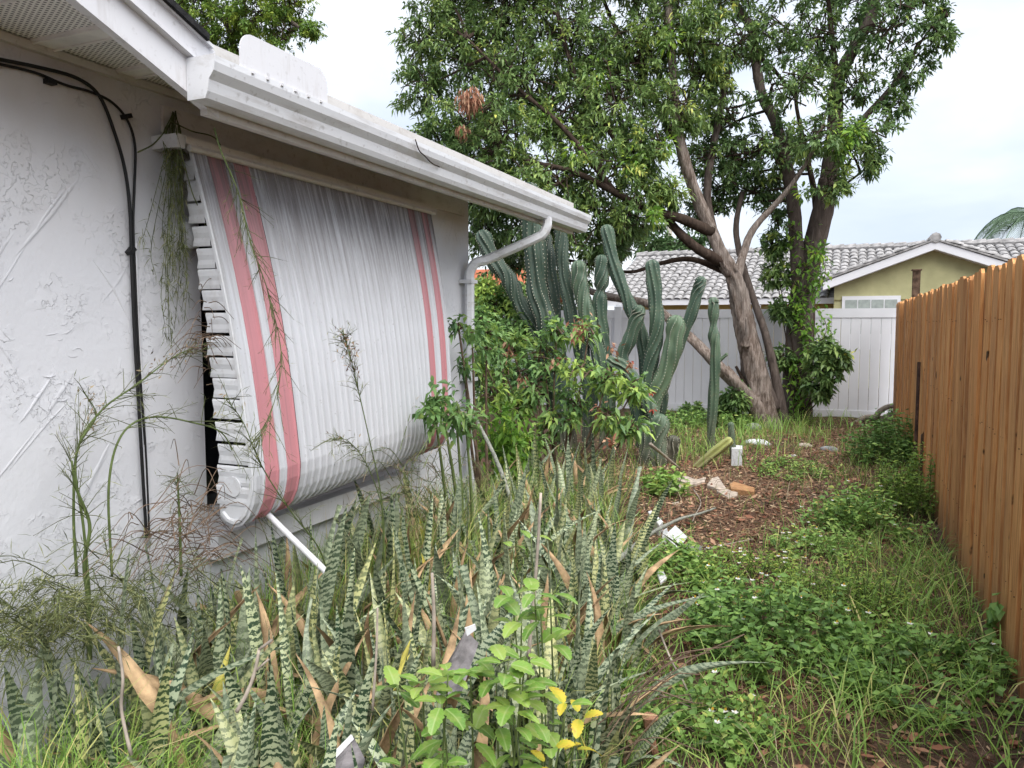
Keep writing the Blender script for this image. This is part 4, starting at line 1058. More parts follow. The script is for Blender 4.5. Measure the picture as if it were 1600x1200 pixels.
# small red dead flowers on the clump
for i, (px, py) in enumerate(((985, 565), (1018, 612), (1020, 640), (956, 690))):
    c, r, _ = blob(px, py, 7, 8.2, 0); d = unit(rng.normal(0, 1, (14, 3)))
    leaves("withered_bloom", np.array(c)+d*r*.3, d+np.array([[0, 0, -.6]]), .045, .02, LEAF_RED, cl2 if i < 3 else cl, None, .1)

# ------------------------------------------------------------------ shrub in the middle
shrub("pepper_sprig", "leafy sprig reaching across the downspout", Vector((-2.22, P(765, 600, X=-2.22).y, 0)),
      [blobX(*b) for b in [(716, 508, 14, -2.2, .4), (738, 524, 13, -2.2, .42), (760, 545, 13, -2.22, .45), (725, 570, 7, -2.2, .4)]], LEAF_SH, .07, .028, .45, 6, stem=STEM_B, droop=.35)
msh = shrub("pepper_shrub", "sprawling leafy shrub with reddish leaves in front of the cacti", P(870, 770, Z=0),
      [blob(b[0], b[1], b[2], b[3], b[4]+.2) for b in [(760, 520, 30, 6.9, .45), (800, 545, 34, 6.9, .45), (850, 560, 34, 6.9, .45), (780, 585, 30, 6.8, .5), (840, 610, 34, 6.8, .45), (900, 580, 34, 6.7, .5), (950, 590, 32, 6.6, .55),
       (990, 610, 22, 6.6, .5), (900, 630, 34, 6.7, .42), (950, 650, 30, 6.6, .45), (870, 660, 30, 6.6, .4), (800, 640, 30, 6.6, .55), (770, 620, 24, 6.6, .6), (715, 508, 17, 6.7, .35), (740, 525, 14, 6.7, .4), (920, 520, 20, 6.8, .45), (870, 520, 20, 6.9, .45), (985, 670, 20, 6.5, .5), (740, 575, 16, 6.7, .45), (830, 690, 26, 6.4, .55), (790, 690, 24, 6.3, .7)]],
      LEAF_SH, .095, .036, .95, 7, stem=STEM_B, droop=.35)
shrub("pepper_seedling", "young shrub sprig with dark tips in front of the striped awning end", Vector((-1.95, P(725, 760, X=-1.95).y, 0)),
      [blobX(*b) for b in [(688, 622, 17, -1.95, .45), (712, 642, 16, -1.93, .5), (680, 648, 11, -1.93, .5), (728, 662, 13, -1.93, .5)]], LEAF_SH, .072, .027, .5, 6, stem=STEM_G, droop=.35)
for (px, py, rp, n_) in ((905, 510, 13, 40), (955, 690, 8, 16), (810, 590, 9, 14), (985, 568, 6, 10), (870, 560, 7, 12), (930, 640, 6, 10), (795, 545, 10, 20), (960, 545, 9, 14)):
    c, r, _ = blob(px, py, rp, 6.35, 0); d = unit(rng.normal(0, 1, (n_, 3))); d[:, 2] -= .6
    leaves("dry_leaves", np.array(c)+rng.normal(0, r*.7, (n_, 3)), d, .062, .026, LEAF_DEAD, msh, None, .1)
tl = empty("lime_shrub", P(810, 800, Z=0), "fresh yellow green seedling between the snake plants and the shrub", "shrub")
m = MB(); pos = []; dirs = []; var = []
for i in range(14):
    t_ = P(760+random.uniform(-30, 60), random.uniform(640, 690), Y=5.9+random.uniform(-.3, .3)); q = spline([tuple(tl.location), tuple((Vector(tl.location)+t_)/2+Vector((random.uniform(-.1, .1), 0, .05))), tuple(t_)], 5)
    m.tube([Vector(p) for p in q], .005, 4)
    for p in q[3:]:
        pos.append(np.array(p)+rng.normal(0, .05, (9, 3))); dirs.append(rng.normal(0, 1, (9, 3))+np.array([[0, 0, -.2]])); var.append(np.clip(rng.normal(.35, .25, 9), 0, 1))
m.build("stems", STEM_G, tl); pos = np.concatenate(pos); leaves("foliage", pos, np.concatenate(dirs), .085, .036, LEAF_LIME, tl, np.concatenate(var))

# ------------------------------------------------------------------ snake plants
def snake_mesh(L, W, bend, twist, curl, mat, seg=11, broken=False):
    v = []; uv = []; f = []; ac = (-1, -.5, 0, .5, 1)
    for k in range(seg+1):
        t = k/seg; wd = W*(.55+.45*math.sin(min(1, t*2.1)*1.571))*(1 if t < .5 else (max(0.02, 1-((t-.5)/.5)**2.2)))
        if broken and t > .93: wd = W*.6
        a = twist*t; x0 = bend*L*t*t; y0 = .10*bend*L*math.sin(t*4); z0 = L*t*(1-.3*bend*bend*t*t)
        for u in ac:
            lx = u*wd/2; ly = curl*wd*(u*u) + .05*wd*math.sin(t*19+u*2)
            v.append((x0 + ly*math.cos(a) - lx*math.sin(a)*1.0, y0 + lx*math.cos(a) + ly*math.sin(a), z0)); uv.append((u*wd/2, L*t))
    for k in range(seg):
        for q in range(4): f.append((k*5+q, k*5+q+1, (k+1)*5+q+1, (k+1)*5+q))
    me = bpy.data.meshes.new("snake_leaf"); me.from_pydata(v, [], f); me.update()
    ul = me.uv_layers.new(name="UVMap")
    for lp in me.loops: ul.data[lp.index].uv = uv[lp.vertex_index]
    me.materials.append(mat); me.polygons.foreach_set("use_smooth", [True]*len(me.polygons)); return me
SN = [snake_mesh(random.uniform(.40, .80), random.uniform(.042, .066), random.uniform(.0, .30), random.uniform(-1.3, 1.3), random.uniform(.1, .28), SNAKE, broken=(i % 6 == 5)) for i in range(30)]
SN += [snake_mesh(random.uniform(.45, .75), random.uniform(.045, .06), random.uniform(.45, .95), random.uniform(-1.5, 1.5), .25, SNAKE) for i in range(7)]
SN_SH = [snake_mesh(random.uniform(.30, .46), random.uniform(.038, .055), random.uniform(.0, .3), random.uniform(-.7, .7), .2, SNAKE) for i in range(6)]
SN_P = [snake_mesh(random.uniform(.45, .72), random.uniform(.048, .062), random.uniform(.05, .4), random.uniform(-1, 1), .22, SNAKE_Y) for i in range(6)]
SN_D = [snake_mesh(random.uniform(.35, .6), random.uniform(.04, .055), random.uniform(.5, 1.3), random.uniform(-2.5, 2.5), .5, SNAKE_DEAD) for i in range(5)]
SN_YL = [snake_mesh(random.uniform(.4, .55), random.uniform(.045, .055), random.uniform(.2, .6), random.uniform(-1, 1), .3, SNAKE_YEL) for i in range(2)]
def snake_plant(x, y, n, label, group, hs=1.0, pale=.16, dead=.21, yel=.014):
    e = empty("snake_plant", (x, y, gz(x, y)-.02), label, "snake plant", group); feat = set()
    for i in range(n):
        u = random.random(); pool = SN_D if u < dead else SN_P if u < dead+pale else SN_YL if u < dead+pale+yel else (SN_SH if random.random() < .22 else SN)
        o = bpy.data.objects.new("leaf", random.choice(pool)); COL.objects.link(o); o.parent = e
        az = 6.283*i/n + random.uniform(-.5, .5); rr_ = random.uniform(.015, .06)
        o.location = (rr_*math.cos(az), rr_*math.sin(az), 0)
        tilt = abs(random.gauss(.0, .25)) + .02
        if random.random() < .07: tilt += random.uniform(.25, .7)
        o.rotation_euler = Matrix.Rotation(az, 3, 'Z').to_euler()
        o.rotation_euler = (Matrix.Rotation(az, 3, 'Z') @ Matrix.Rotation(tilt, 3, 'Y') @ Matrix.Rotation(random.choice((0, 3.14))+random.uniform(-.6, .6), 3, 'Z')).to_euler()
        s = hs*random.uniform(.85, 1.12); o.scale = (s, s, s)
        if pool is SN_D: feat.add("dry brown leaf")
        elif pool is SN_YL: feat.add("yellow leaf")
        elif pool is SN_P: feat.add("pale leaf")
        if tilt > .4: feat.add("leaning leaf")
    look = " and ".join(sorted(feat)[:2])
    e["label"] = ("snake plant, " + look + "," if feat else "green banded snake plant, %s leaves," % ("four", "five", "six")[n-4]) + " " + label
    return e
def bed_right(y):    # right-hand limit of the bed
    return np.interp(y, [1.0, 2.2, 3.2, 4.5, 5.5, 6.6], [-.62, -.66, -.82, -1.18, -1.55, -1.85])
def bed_left(y): return np.interp(y, [1.0, 2.0, 2.6, 4.2, 5.0, 6.6], [-2.15, -2.2, -2.2, -2.2, -2.35, -2.6])
pts_s = []; tries = 0
while len(pts_s) < 235 and tries < 20000:
    tries += 1; y = random.uniform(1.35, 6.4); x = random.uniform(-2.6, -.6)
    if not bed_left(y) < x < bed_right(y): continue
    if (x+.2)**2 + y*y < 1.5**2: continue
    dmin = .08 if y < 3.2 else .11 if y < 4.2 else .16
    if any((x-a)**2+(y-b)**2 < dmin**2 for a, b in pts_s): continue
    pts_s.append((x, y))
for x, y in pts_s:
    depth = .918*y - .397*x; lat = .918*x + .397*y; pxl = 800 + 1200*lat/depth
    fx_ = (x - bed_left(y))/(bed_right(y)-bed_left(y))
    if depth < 2.55: lab, grp = ("in the front left corner" if pxl < 330 else "in front, left of scalloped plants" if pxl < 620 else "in front, beside scalloped plants"), "snake plants at the front edge of the bed"
    elif y > 4.7: lab, grp = ("past house corner, by downspout" if fx_ < .5 else "past house corner, near mulch"), "snake plants past the house corner"
    elif fx_ < .4: lab, grp = ("by wall below near red stripes" if y < 3.0 else "by wall below awning's far half"), "snake plants below the awning"
    elif fx_ > .78: lab, grp = "on right edge beside weeds", "snake plants along the bed's right edge"
    else: lab, grp = ("mid bed, before the white pole" if y < 3.1 else "mid bed, further back"), "snake plants in the middle of the bed"
    hs = .94 if y > 2.2 else .98
    if fx_ < .4: hs *= 1.12 if y < 3 else 1.1
    if y > 4.7: hs *= .95
    snake_plant(x, y, random.choice((4, 5, 5, 6)), lab, grp, hs)

by_label = {}
for o in [o for o in SC.objects if o.name.startswith("snake_plant") and o.type == 'EMPTY']: by_label.setdefault(o["label"], []).append(o)
def across(o): x, y = o.location.x, o.location.y; return (.918*x + .397*y)/(.918*y - .397*x)
ORD = ("leftmost", "second", "third", "fourth", "fifth", "sixth", "seventh", "eighth", "ninth", "tenth", "eleventh", "twelfth", "thirteenth", "fourteenth", "fifteenth", "sixteenth", "seventeenth", "eighteenth", "nineteenth", "twentieth")
for lab, os_ in by_label.items():
    if len(os_) < 2: continue
    os_.sort(key=across)
    for i_, o in enumerate(os_[:20]): o["label"] = lab + (", rightmost" if i_ == len(os_)-1 else ", leftmost" if i_ == 0 else ", %s rightward" % ORD[i_])
fl_ = bpy.data.objects.new("fallen_leaf", SN_P[0]); COL.objects.link(fl_); fl_.location = P(1083, 880, Z=.10); fl_.scale = (.8, .8, .8)
fl_.rotation_euler = (R(82), 0, R(205)); tag(fl_, "pale yellowed snake plant leaf fallen on the weeds below the cover plate", "leaf")

# ------------------------------------------------------------------ bright scalloped-leaf plants in the foreground
def scallop_mesh(L, W):
    n = 12; v = [(0, 0, 0)]; up = []; dn = []
    for k in range(1, n+1):
        t = k/n; wd = W/2*math.sin(t**.8*3.0)**.75 if t < .98 else 0.001
        wd *= 1 + (.16 if k % 2 else -.08)
        z = .10*L*math.sin(t*2.6)-.12*L*t*t
        up.append((L*t, wd, z+.16*wd)); dn.append((L*t, -wd, z+.16*wd)); v.append((L*t, 0, z))
    f = []; a = len(v); v += up; b = len(v); v += dn
    for k in range(n):
        c0, c1 = k, k+1
        if k == 0: f += [(0, 1, a), (0, b, 1)]
        else: f += [(c0, c1, a+k, a+k-1), (c0, b+k-1, b+k, c1)]
    me = bpy.data.meshes.new("scallop_leaf"); me.from_pydata(v, [], f); me.update(); return me
KM = NT("kalanchoe_leaf", .35, .45); kr = KM.rnd(); kn = KM.noise(KM.coord('Object'), 40, 3)
ky_ = KM.math('ABSOLUTE', KM.sep(KM.coord('Object'))[1]); kx_ = KM.sep(KM.coord('Object'))[0]
kv = KM.ramp(ky_, [(.0, 1), (.0012, .8), (.0028, 0)]); ks = KM.ramp(KM.math('FRACT', KM.math('MULTIPLY_ADD', kx_, 95.0, KM.math('MULTIPLY', ky_, -70.0))), [(0, 1), (.12, .3), (.25, 0)])
kc = KM.mix(KM.math('MULTIPLY', KM.ramp(kn, [(.5, 0), (.75, 1)]), .45), KM.ramp(kr, [(0, (.11, .235, .04)), (.6, (.20, .36, .06)), (1, (.31, .44, .09))]), (.36, .40, .12))
KM.base(KM.mix(KM.math('MAXIMUM', KM.math('MULTIPLY', kv, .55), KM.math('MULTIPLY', ks, .22)), kc, (.42, .52, .22))).leafy(.35); KM.bump(kn, .3, .004)
KYN = NT("kalanchoe_yellow", .45, .35); kyn = KYN.noise(KYN.coord('Object'), 32, 4); KYN.base(KYN.ramp(kyn, [(.3, (.28, .38, .05)), (.48, (.52, .46, .05)), (.66, (.60, .47, .06)), (.78, (.34, .16, .04))])).leafy(.3); KY = KYN.m
km = [scallop_mesh(random.uniform(.055, .095), random.uniform(.032, .046)) for i in range(5)]
for m_ in km: m_.materials.append(KM.m)
ky = [scallop_mesh(.065, .034) for i in range(2)]
for m_ in ky: m_.materials.append(KY)
def leafy_plant(base, tops, label, yellow=.0, cnt=10):
    e = empty("scalloped_leaf_plant", base, label, "plant")
    for T in tops:
        q = [Vector(p) for p in spline([tuple(base), tuple((Vector(base)+T)/2+Vector((random.uniform(-.03, .03), random.uniform(-.03, .03), .02))), tuple(T)], 6)]
        m = MB(); m.tube(q, np.linspace(.0042, .002, len(q)), 6); m.build("stem", STEM_G, e, True)
        for k in range(cnt):
            p = q[-1] if k < cnt*.5 else q[random.randint(len(q)//2, len(q)-2)]
            o = bpy.data.objects.new("leaf", random.choice(ky if random.random() < yellow else km)); COL.objects.link(o); o.parent = e
            az = 2.4*k + random.uniform(-.3, .3); d_ = Vector((math.cos(az), math.sin(az), 0))
            o.location = p + d_*.012 + Vector((0, 0, random.uniform(-.015, .01))) - Vector(base)
            o.rotation_euler = (Matrix.Rotation(az, 3, 'Z') @ Matrix.Rotation(random.uniform(-.5, .45), 3, 'Y') @ Matrix.Rotation(random.uniform(-.3, .3), 3, 'X')).to_euler()
            s = random.uniform(.6, 1.0); o.scale = (s, s, s)
    return e
def PB(px, py, d): return P(px, py, d=d)
b0 = PB(700, 1190, 1.95); b0.z = 0
leafy_plant(b0, [PB(700, 1055, 1.75), PB(660, 1068, 1.78), PB(735, 1048, 1.8), PB(690, 1100, 1.72)], "bright green scalloped plant left of centre in the foreground")
b0 = PB(800, 1190, 1.95); b0.z = 0
leafy_plant(b0, [PB(790, 1040, 1.75), PB(815, 1070, 1.73), PB(775, 1060, 1.8), PB(800, 1105, 1.72), PB(820, 1025, 1.82)], "tall bright green scalloped plant in the centre foreground")
b0 = PB(840, 1190, 2.1); b0.z = 0
leafy_plant(b0, [PB(835, 925, 1.95), PB(800, 930, 2.0), PB(860, 930, 1.98), PB(845, 960, 1.95), PB(815, 965, 1.95)], "upper green scalloped sprigs between pale snake leaves", cnt=6)
b0 = PB(860, 1195, 1.9); b0.z = 0
leafy_plant(b0, [PB(885, 1100, 1.75), PB(860, 1165, 1.72), PB(905, 1115, 1.76)], "yellowing scalloped plant low in the foreground right of centre", .8, 5)
b0 = PB(690, 1230, 1.75); b0.z = 0
leafy_plant(b0, [PB(690, 1185, 1.68), PB(620, 1070, 1.8)], "low green scalloped sprig at the bottom edge", .1, 5)
b0 = PB(835, 960, 3.0); b0.z = 0
leafy_plant(b0, [PB(800, 850, 2.9), PB(830, 842, 2.9)], "small green sprig poking up in the middle of the snake plants", 0, 4)

# ------------------------------------------------------------------ grass, weeds and ground cover
def in_bed(x, y): return (x > bed_left(y)-.1) & (x < bed_right(y)+.05) & (y < 6.6)
def nz2(x, y, s, ph=0): return .5 + .25*(np.sin(x*s+ph)+np.sin(y*s*1.3+ph*1.7)) * np.cos((x-y)*s*.6+ph*.5)
def mulch_amt(x, y):
    a = np.exp(-((((x+.8)/.78)**2 + ((y-7.1)/2.2)**2)**1.5)); b = np.exp(-(((x-.1)/.55)**2 + ((y-11.6)/1.6)**2)); c = .6*np.exp(-(((x+.3)/.35)**2 + ((y-5.6)/.9)**2))
    lx = np.interp(y, [5, 8, 12.5], [-.75, -.55, .12]); d_ = .8*np.exp(-((x-lx)/.42)**2)*((y > 5.2) & (y < 13.2))
    return np.clip(1.25*np.maximum(np.maximum(np.maximum(a, b), c), d_), 0, 1)
def scatter(n, x0, x1, y0, y1, keep):
    x = rng.uniform(x0, x1, n); y = y0 + (y1-y0)*rng.random(n)**1.25
    k = rng.random(n) < keep(x, y); x, y = x[k], y[k]
    return np.stack([x, y, gza(x, y)], 1)
def yard(x, y): return ((x < .70) & ~in_bed(x, y) & ~((x < -2.38) & (y < 4.85)) & (y < 13.7)).astype(float)
p = scatter(27000, -3.2, .7, 2.0, 13.7, lambda x, y: yard(x, y)*(1-.86*mulch_amt(x, y))*np.clip(nz2(x, y, 2.1)*1.5-.15, .1, 1)*(.35+.65*((y < 5.2) | (x > -.6))))
N = len(p); hh = rng.uniform(.05, .16, N)*(1+.7*nz2(p[:, 0], p[:, 1], 1.3, 2)); v_ = np.clip(rng.normal(.5, .26, N), 0, 1)
tag(blades("grass", p, hh, .75, rng.uniform(.0028, .006, N), GRASS, None, v_), "short weedy grass over the yard floor", "grass")
p = scatter(6000, -1.2, .68, 2.0, 6.0, lambda x, y: yard(x, y)*np.clip(nz2(x, y, 3.0, 1)*1.6-.35, 0, 1)*(1-.7*mulch_amt(x, y))*np.where(x > -.1, 1., .4))
N = len(p); tag(blades("long_grass", p, rng.uniform(.12, .32, N), 1.25, rng.uniform(.004, .008, N), GRASS, None, np.clip(rng.normal(.48, .2, N), 0, .9), .8), "long arching grass blades in the near right yard", "grass")
p = scatter(4800, -2.6, .2, 8.0, 13.4, lambda x, y: yard(x, y)*np.exp(-(((x+1.0)/.75)**2+((y-11.9)/1.1)**2)) + .8*np.exp(-(((x+1.6)/.7)**2+((y-9.6)/.9)**2)))
N = len(p); tag(blades("tall_grass", p, rng.uniform(.15, .42, N), .8, rng.uniform(.005, .010, N), GRASS, None, np.clip(rng.normal(.5, .18, N), 0, .9), .7), "taller grass round the foot of the leaning tree and cacti", "grass")
p = scatter(9500, -2.4, -.55, 1.3, 6.5, lambda x, y: in_bed(x, y).astype(float))
N = len(p); tag(blades("bed_grass", p, rng.uniform(.2, .55, N), .7, rng.uniform(.003, .006, N), GRASS, None, np.clip(rng.normal(.55, .28, N), 0, 1), .6), "thin grass growing up between the snake plants", "grass")
p = scatter(15000, -2.5, .6, 1.3, 13, lambda x, y: np.where(in_bed(x, y), .8, .22)*((x > -2.38) | (y > 4.9)))
N = len(p); tag(blades("dry_stalks", p, rng.uniform(.06, .42, N)*np.where(in_bed(p[:, 0], p[:, 1]), 1, .55), 1.1, rng.uniform(.002, .004, N), STRAW, None, None, .5), "dry straw coloured stalks among the plants", "dry grass")
# mulch chips
p = scatter(64000, -3, .68, 2.0, 13.5, lambda x, y: yard(x, y)*(.26+.74*mulch_amt(x, y)))
N = len(p); a = rng.random(N)*6.283; ln = rng.uniform(.012, .05, N); wd = rng.uniform(.005, .014, N)
d = np.stack([np.cos(a), np.sin(a), rng.normal(0, .25, N)], 1); s_ = np.stack([-np.sin(a), np.cos(a), rng.normal(0, .35, N)], 1)
p[:, 2] += .008
t_ = np.array([[0, 0, 1.]])*rng.uniform(.003, .008, (N, 1))
q = [p-d*ln[:, None]*.5-s_*wd[:, None]*.5, p+d*ln[:, None]*.5-s_*wd[:, None]*.4, p+d*ln[:, None]*.5+s_*wd[:, None]*.4, p-d*ln[:, None]*.5+s_*wd[:, None]*.5]
co = np.stack([q[0], q[1], q[2], q[3], (q[0]+q[3])/2+t_, (q[1]+q[2])/2+t_], 1).reshape(-1, 3); b = (np.arange(N)*6)[:, None]
f = np.stack([b+np.array([x_]) for x_ in ([0, 1, 5, 4], [4, 5, 2, 3])], 1).reshape(-1, 4)
mu = link_mesh("mulch", np_mesh("mulch", co, f, np.repeat(np.clip(rng.normal(.5, .25, N), 0, 1), 6)), CHIP); tag(mu, "reddish brown wood mulch over the yard floor", "mulch", kind="stuff")
# fallen leaves
p = scatter(4200, -2.6, .65, 1.6, 12, lambda x, y: np.where((x > -2.35) | (y > 4.9), .8, 0.)); p[:, 2] += .02
N = len(p); d = rng.normal(0, 1, (N, 3)); d[:, 2] *= .25
tag(leaves("leaf_litter", p, d, rng.uniform(.04, .10, N), rng.uniform(.02, .035, N), LEAF_DEAD, None, None, .05), "dry brown fallen leaves on the ground", "leaves")

def weed(name, label, px, py, rad, h, n, L, W, mat, var=(.4, .2), cat="weed", flowers=0, stems=26, base=None, needle=False):
    c = base or P(px, py, Z=0); e = empty(name, (c.x, c.y, gz(c.x, c.y)), label, cat); m = MB(); pos = []; dirs = []; fl = []
    for i in range(stems):
        az = random.random()*6.283; rr_ = rad*math.sqrt(random.random()); x, y = c.x+rr_*math.cos(az), c.y+rr_*math.sin(az)
        if x > .70: x = .70
        top = Vector((x+random.uniform(-.10, .10), y+random.uniform(-.10, .10), gz(x, y)+h*random.uniform(.45, 1.1)*(1-.45*(rr_/rad)**2)))
        if top.x > .715: top.x = .715
        b_ = Vector((x, y, gz(x, y)-.02)); q = spline([tuple(b_), tuple((b_+top)/2+Vector((random.uniform(-.05, .05), random.uniform(-.05, .05), 0))), tuple(top)], 4)
        m.tube([Vector(z) for z in q], np.linspace(.004, .002, len(q)), 4, cap=False)
        per = max(2, n//stems)
        t = rng.uniform(.25, 1.05, per); k_ = np.minimum((t*(len(q)-1)).astype(int), len(q)-2); qa = np.array(q); ff = (t*(len(q)-1)-k_)[:, None]
        ps = qa[k_]*(1-ff)+qa[k_+1]*ff; pos.append(ps+rng.normal(0, .022, (per, 3))); dd = rng.normal(0, 1, (per, 3)); dd[:, 2] = np.abs(dd[:, 2])*.45; dirs.append(dd)
        if random.random() < flowers: fl.append(np.array(q[-1])+np.array([0, 0, .02]))
    m.build("stems", STEM_G, e)["kind"] = "stuff"; pos = np.concatenate(pos); N = len(pos)
    pos[:, 0] = np.minimum(pos[:, 0], .712)
    leaves("foliage", pos, np.concatenate(dirs), L*rng.uniform(.6, 1.25, N), W*rng.uniform(.7, 1.2, N), mat, e, np.clip(rng.normal(var[0], var[1], N), 0, 1), .2)
    if fl:
        pp_ = []; dd = []; vv = []
        for z in fl:
            for k in range(5): a = 1.2566*k; pp_.append(z); dd.append((math.cos(a), math.sin(a), .25)); vv.append(.3)
            pp_.append(z+np.array([0, 0, .003])); dd.append((.3, 0, .9)); vv.append(.9)
        leaves("flowers", np.array(pp_), np.array(dd), .016, .012, PETAL, e, np.array(vv), .0)
    return e
weed("broadleaf_weed", "dark leafy weed clump with small white flowers in the near right yard", 1200, 1010, .42, .34, 3000, .050, .027, WEED, (.32, .2), flowers=.3, stems=70)
weed("broadleaf_weed", "low leafy weeds at the foot of the fence in the lower right corner", 1430, 1060, .40, .20, 1500, .046, .028, WEED, (.38, .2), flowers=.1, stems=60)
weed("feathery_weed", "feathery yellow green weeds right of the dark leafy clump", 1310, 960, .30, .34, 2200, .035, .010, WEEDY, (.45, .25), stems=70)
weed("fence_weed", "leafy green weeds growing against the fence halfway along", 1345, 830, .38, .36, 2000, .055, .026, WEED, (.5, .22), flowers=.25, stems=70)
weed("feathery_weed", "yellow green feathery bush touching the fence behind the leafy weeds", 1410, 800, .30, .62, 2600, .05, .016, WEEDY, (.35, .25), stems=60)
weed("fence_weed", "dark green bushy weed at the far part of the fence, near the stake", 1385, 725, .42, .62, 2200, .07, .032, WEED, (.25, .18), stems=60)
weed("ground_weed", "low light weeds between mulch and fence in mid yard", 1280, 860, .32, .14, 900, .045, .024, WEED, (.55, .2), flowers=.2, stems=70)
weed("ground_weed", "low green weeds beside the paper scraps at the bed's edge", 1060, 900, .28, .20, 1500, .045, .026, WEED, (.5, .2), stems=60)
weed("ground_weed", "green weeds at the bottom edge, right of the snake plants", 1080, 1130, .28, .18, 1300, .05, .026, WEED, (.48, .2), flowers=.15, stems=50)
weed("ground_weed", "scattered tiny weeds with yellow seed heads behind the leafy clump", 1170, 910, .42, .16, 1600, .035, .015, WEEDY, (.5, .25), flowers=.25, stems=90)
weed("ground_weed", "pale green weed rosette under the cactus clump", 1045, 780, .16, .26, 420, .08, .042, WEED, (.6, .18), stems=16)
weed("ground_weed", "green weeds along the base of the white fence, left of the trees", 1090, 668, .8, .32, 1800, .07, .035, WEED, (.42, .2), stems=70)
weed("ground_weed", "thin green weeds in the path before the trees", 1240, 740, .4, .16, 900, .05, .018, WEED, (.55, .2), stems=80)
# creeper on the near fence
cv = empty("fence_creeper", (.68, P(1555, 975, X=.70).y, 0), "small round-leaved creeper on the near wooden fence", "vine"); pos = []; m = MB()
q = spline([tuple(P(1545, 1110, X=.70)), tuple(P(1560, 1040, X=.705)), tuple(P(1550, 985, X=.70)), tuple(P(1562, 950, X=.705))], 6); m.tube([Vector(z) for z in q], .003, 4); m.build("stem", STEM_G, cv)
pos = np.array(q[8:])[np.repeat(np.arange(len(q)-8), 5)] + rng.normal(0, .03, ((len(q)-8)*5, 3))*np.array([[.3, 1, 1]]); pos[:, 0] = np.minimum(pos[:, 0], .712)
leaves("foliage", pos, rng.normal(0, 1, (len(pos), 3))*np.array([[.4, 1, 1]])+np.array([[-.5, 0, 0]]), .055, .05, WEED, cv, np.clip(rng.normal(.4, .15, len(pos)), 0, 1))

# ------------------------------------------------------------------ wispy weeds by the wall
def wispy(name, label, pts, r=.005, nside=40, needle=.10, spread=.5, seeds=0, cat="weed", mat=STEM_G, nmat=WISP, dirn=None, seedmat=None, start=.25):
    pts = [Vector(p) for p in pts]; b_ = pts[0]
    e = empty(name, b_, label, cat); q = spline([tuple(p) for p in pts], 8); m = MB()
    m.tube([Vector(z) for z in q], np.linspace(r, r*.35, len(q)), 5); m.build("stem", mat, e, True)
    qa = np.array(q); n = nside; t = start+(1-start)*rng.random(n); k_ = np.minimum((t*(len(q)-1)).astype(int), len(q)-2); ps = qa[k_]; tg = unit(qa[k_+1]-qa[k_])
    d = tg*.75 + rng.normal(0, spread, (n, 3)); d = unit(d); rep = 7
    m2 = MB(); tips = []
    for i in range(n):
        L_ = needle*random.uniform(.5, 1.6); p0 = Vector(ps[i]); dd = Vector(d[i]); sag = Vector((0, 0, -.3*L_ if dirn is None else dirn*L_))
        seg = [p0, p0+dd*L_*.5+sag*.15, p0+dd*L_+sag*.6]; seg = [Vector((max(z.x, WX+.012), z.y, z.z)) for z in seg]
        m2.tube(seg, [.0016, .0012, .0007], 3, cap=False); tips.append(seg)
    m2.build("side_shoots", nmat_wisp if nmat is WISP else nmat, e)["kind"] = "stuff"
    if tips:
        pp_ = np.array([list(s[1]*(1-f)+s[2]*f) for s in tips for f in (0, .35, .7, 1)]); nn = len(pp_)
        dd = rng.normal(0, .7, (nn, 3)) + np.repeat(d, 4, 0)*.8
        o = leaves("needles", pp_, dd, .035*rng.uniform(.5, 1.4, nn), .0022, nmat, e, None, .1, .05)
    if seeds:
        ii = rng.integers(int(len(q)*.7), len(q), seeds); pp_ = qa[ii]+rng.normal(0, .02, (seeds, 3)); pp_[:, 0] = np.maximum(pp_[:, 0], WX+.01)
        leaves("seed_heads", pp_, rng.normal(0, 1, (seeds, 3)), .02, .006, seedmat or STRAW, e, None, .1)
    return e
nmat_wisp = plain("wisp_shoot", (.10, .115, .05), .8, .1, .3, 15)
wr = lambda pts, off=.10: [P(x, y, X=WX+off+(i*.012 if off > .05 else 0)) for i, (x, y) in enumerate(pts)]
wispy("wispy_weed", "tall feathery weed arching right across the cable toward the awning", wr([(120, 900), (115, 800), (122, 700), (160, 640), (215, 600), (268, 560), (310, 540)], .14), .005, 42, .12, .35, 60)
wispy("wispy_weed", "feathery weed stem with yellow tips left of the cable", wr([(140, 930), (130, 820), (118, 740), (125, 690), (150, 650), (130, 610)], .18), .005, 28, .11, .4, 40)
wispy("wispy_weed", "long arching weed reaching over the slats to the pole", wr([(175, 900), (170, 760), (190, 680), (235, 652), (300, 660), (350, 680), (375, 740), (400, 800), (425, 860)], .20), .0045, 36, .13, .4, 20)
wispy("wispy_weed", "thick green stalk rising from the plants before the wall", wr([(140, 1030), (138, 940), (132, 880), (140, 820), (118, 760), (112, 720)], .30), .0085, 30, .10, .5)
wispy("wispy_weed", "upright green stalk just left of the dark window gap", wr([(283, 900), (281, 820), (278, 760), (277, 740)], .25), .006, 36, .05, .7)
wispy("wispy_weed", "thin weed with flower spray in front of the white awning panels", [P(x, y, X=-1.78) for x, y in ((600, 900), (596, 780), (578, 690), (560, 610), (548, 560), (536, 520))], .0035, 60, .055, .35, 90, start=.55, seedmat=CHIP)
wispy("wispy_weed", "fine weed branching in front of the lower awning panels", [P(x, y, X=-1.75) for x, y in ((600, 880), (598, 800), (575, 730), (545, 690), (515, 685))], .003, 46, .06, .5, 10, start=.5)
wispy("wispy_weed", "long thin weed trailing down over the red stripes", [P(x, y, X=-2.0+i*.02) for i, (x, y) in enumerate(((335, 200), (345, 235), (372, 300), (392, 380), (420, 460), (440, 560), (425, 640), (400, 700)))], .003, 80, .09, .35, 0, start=.2)
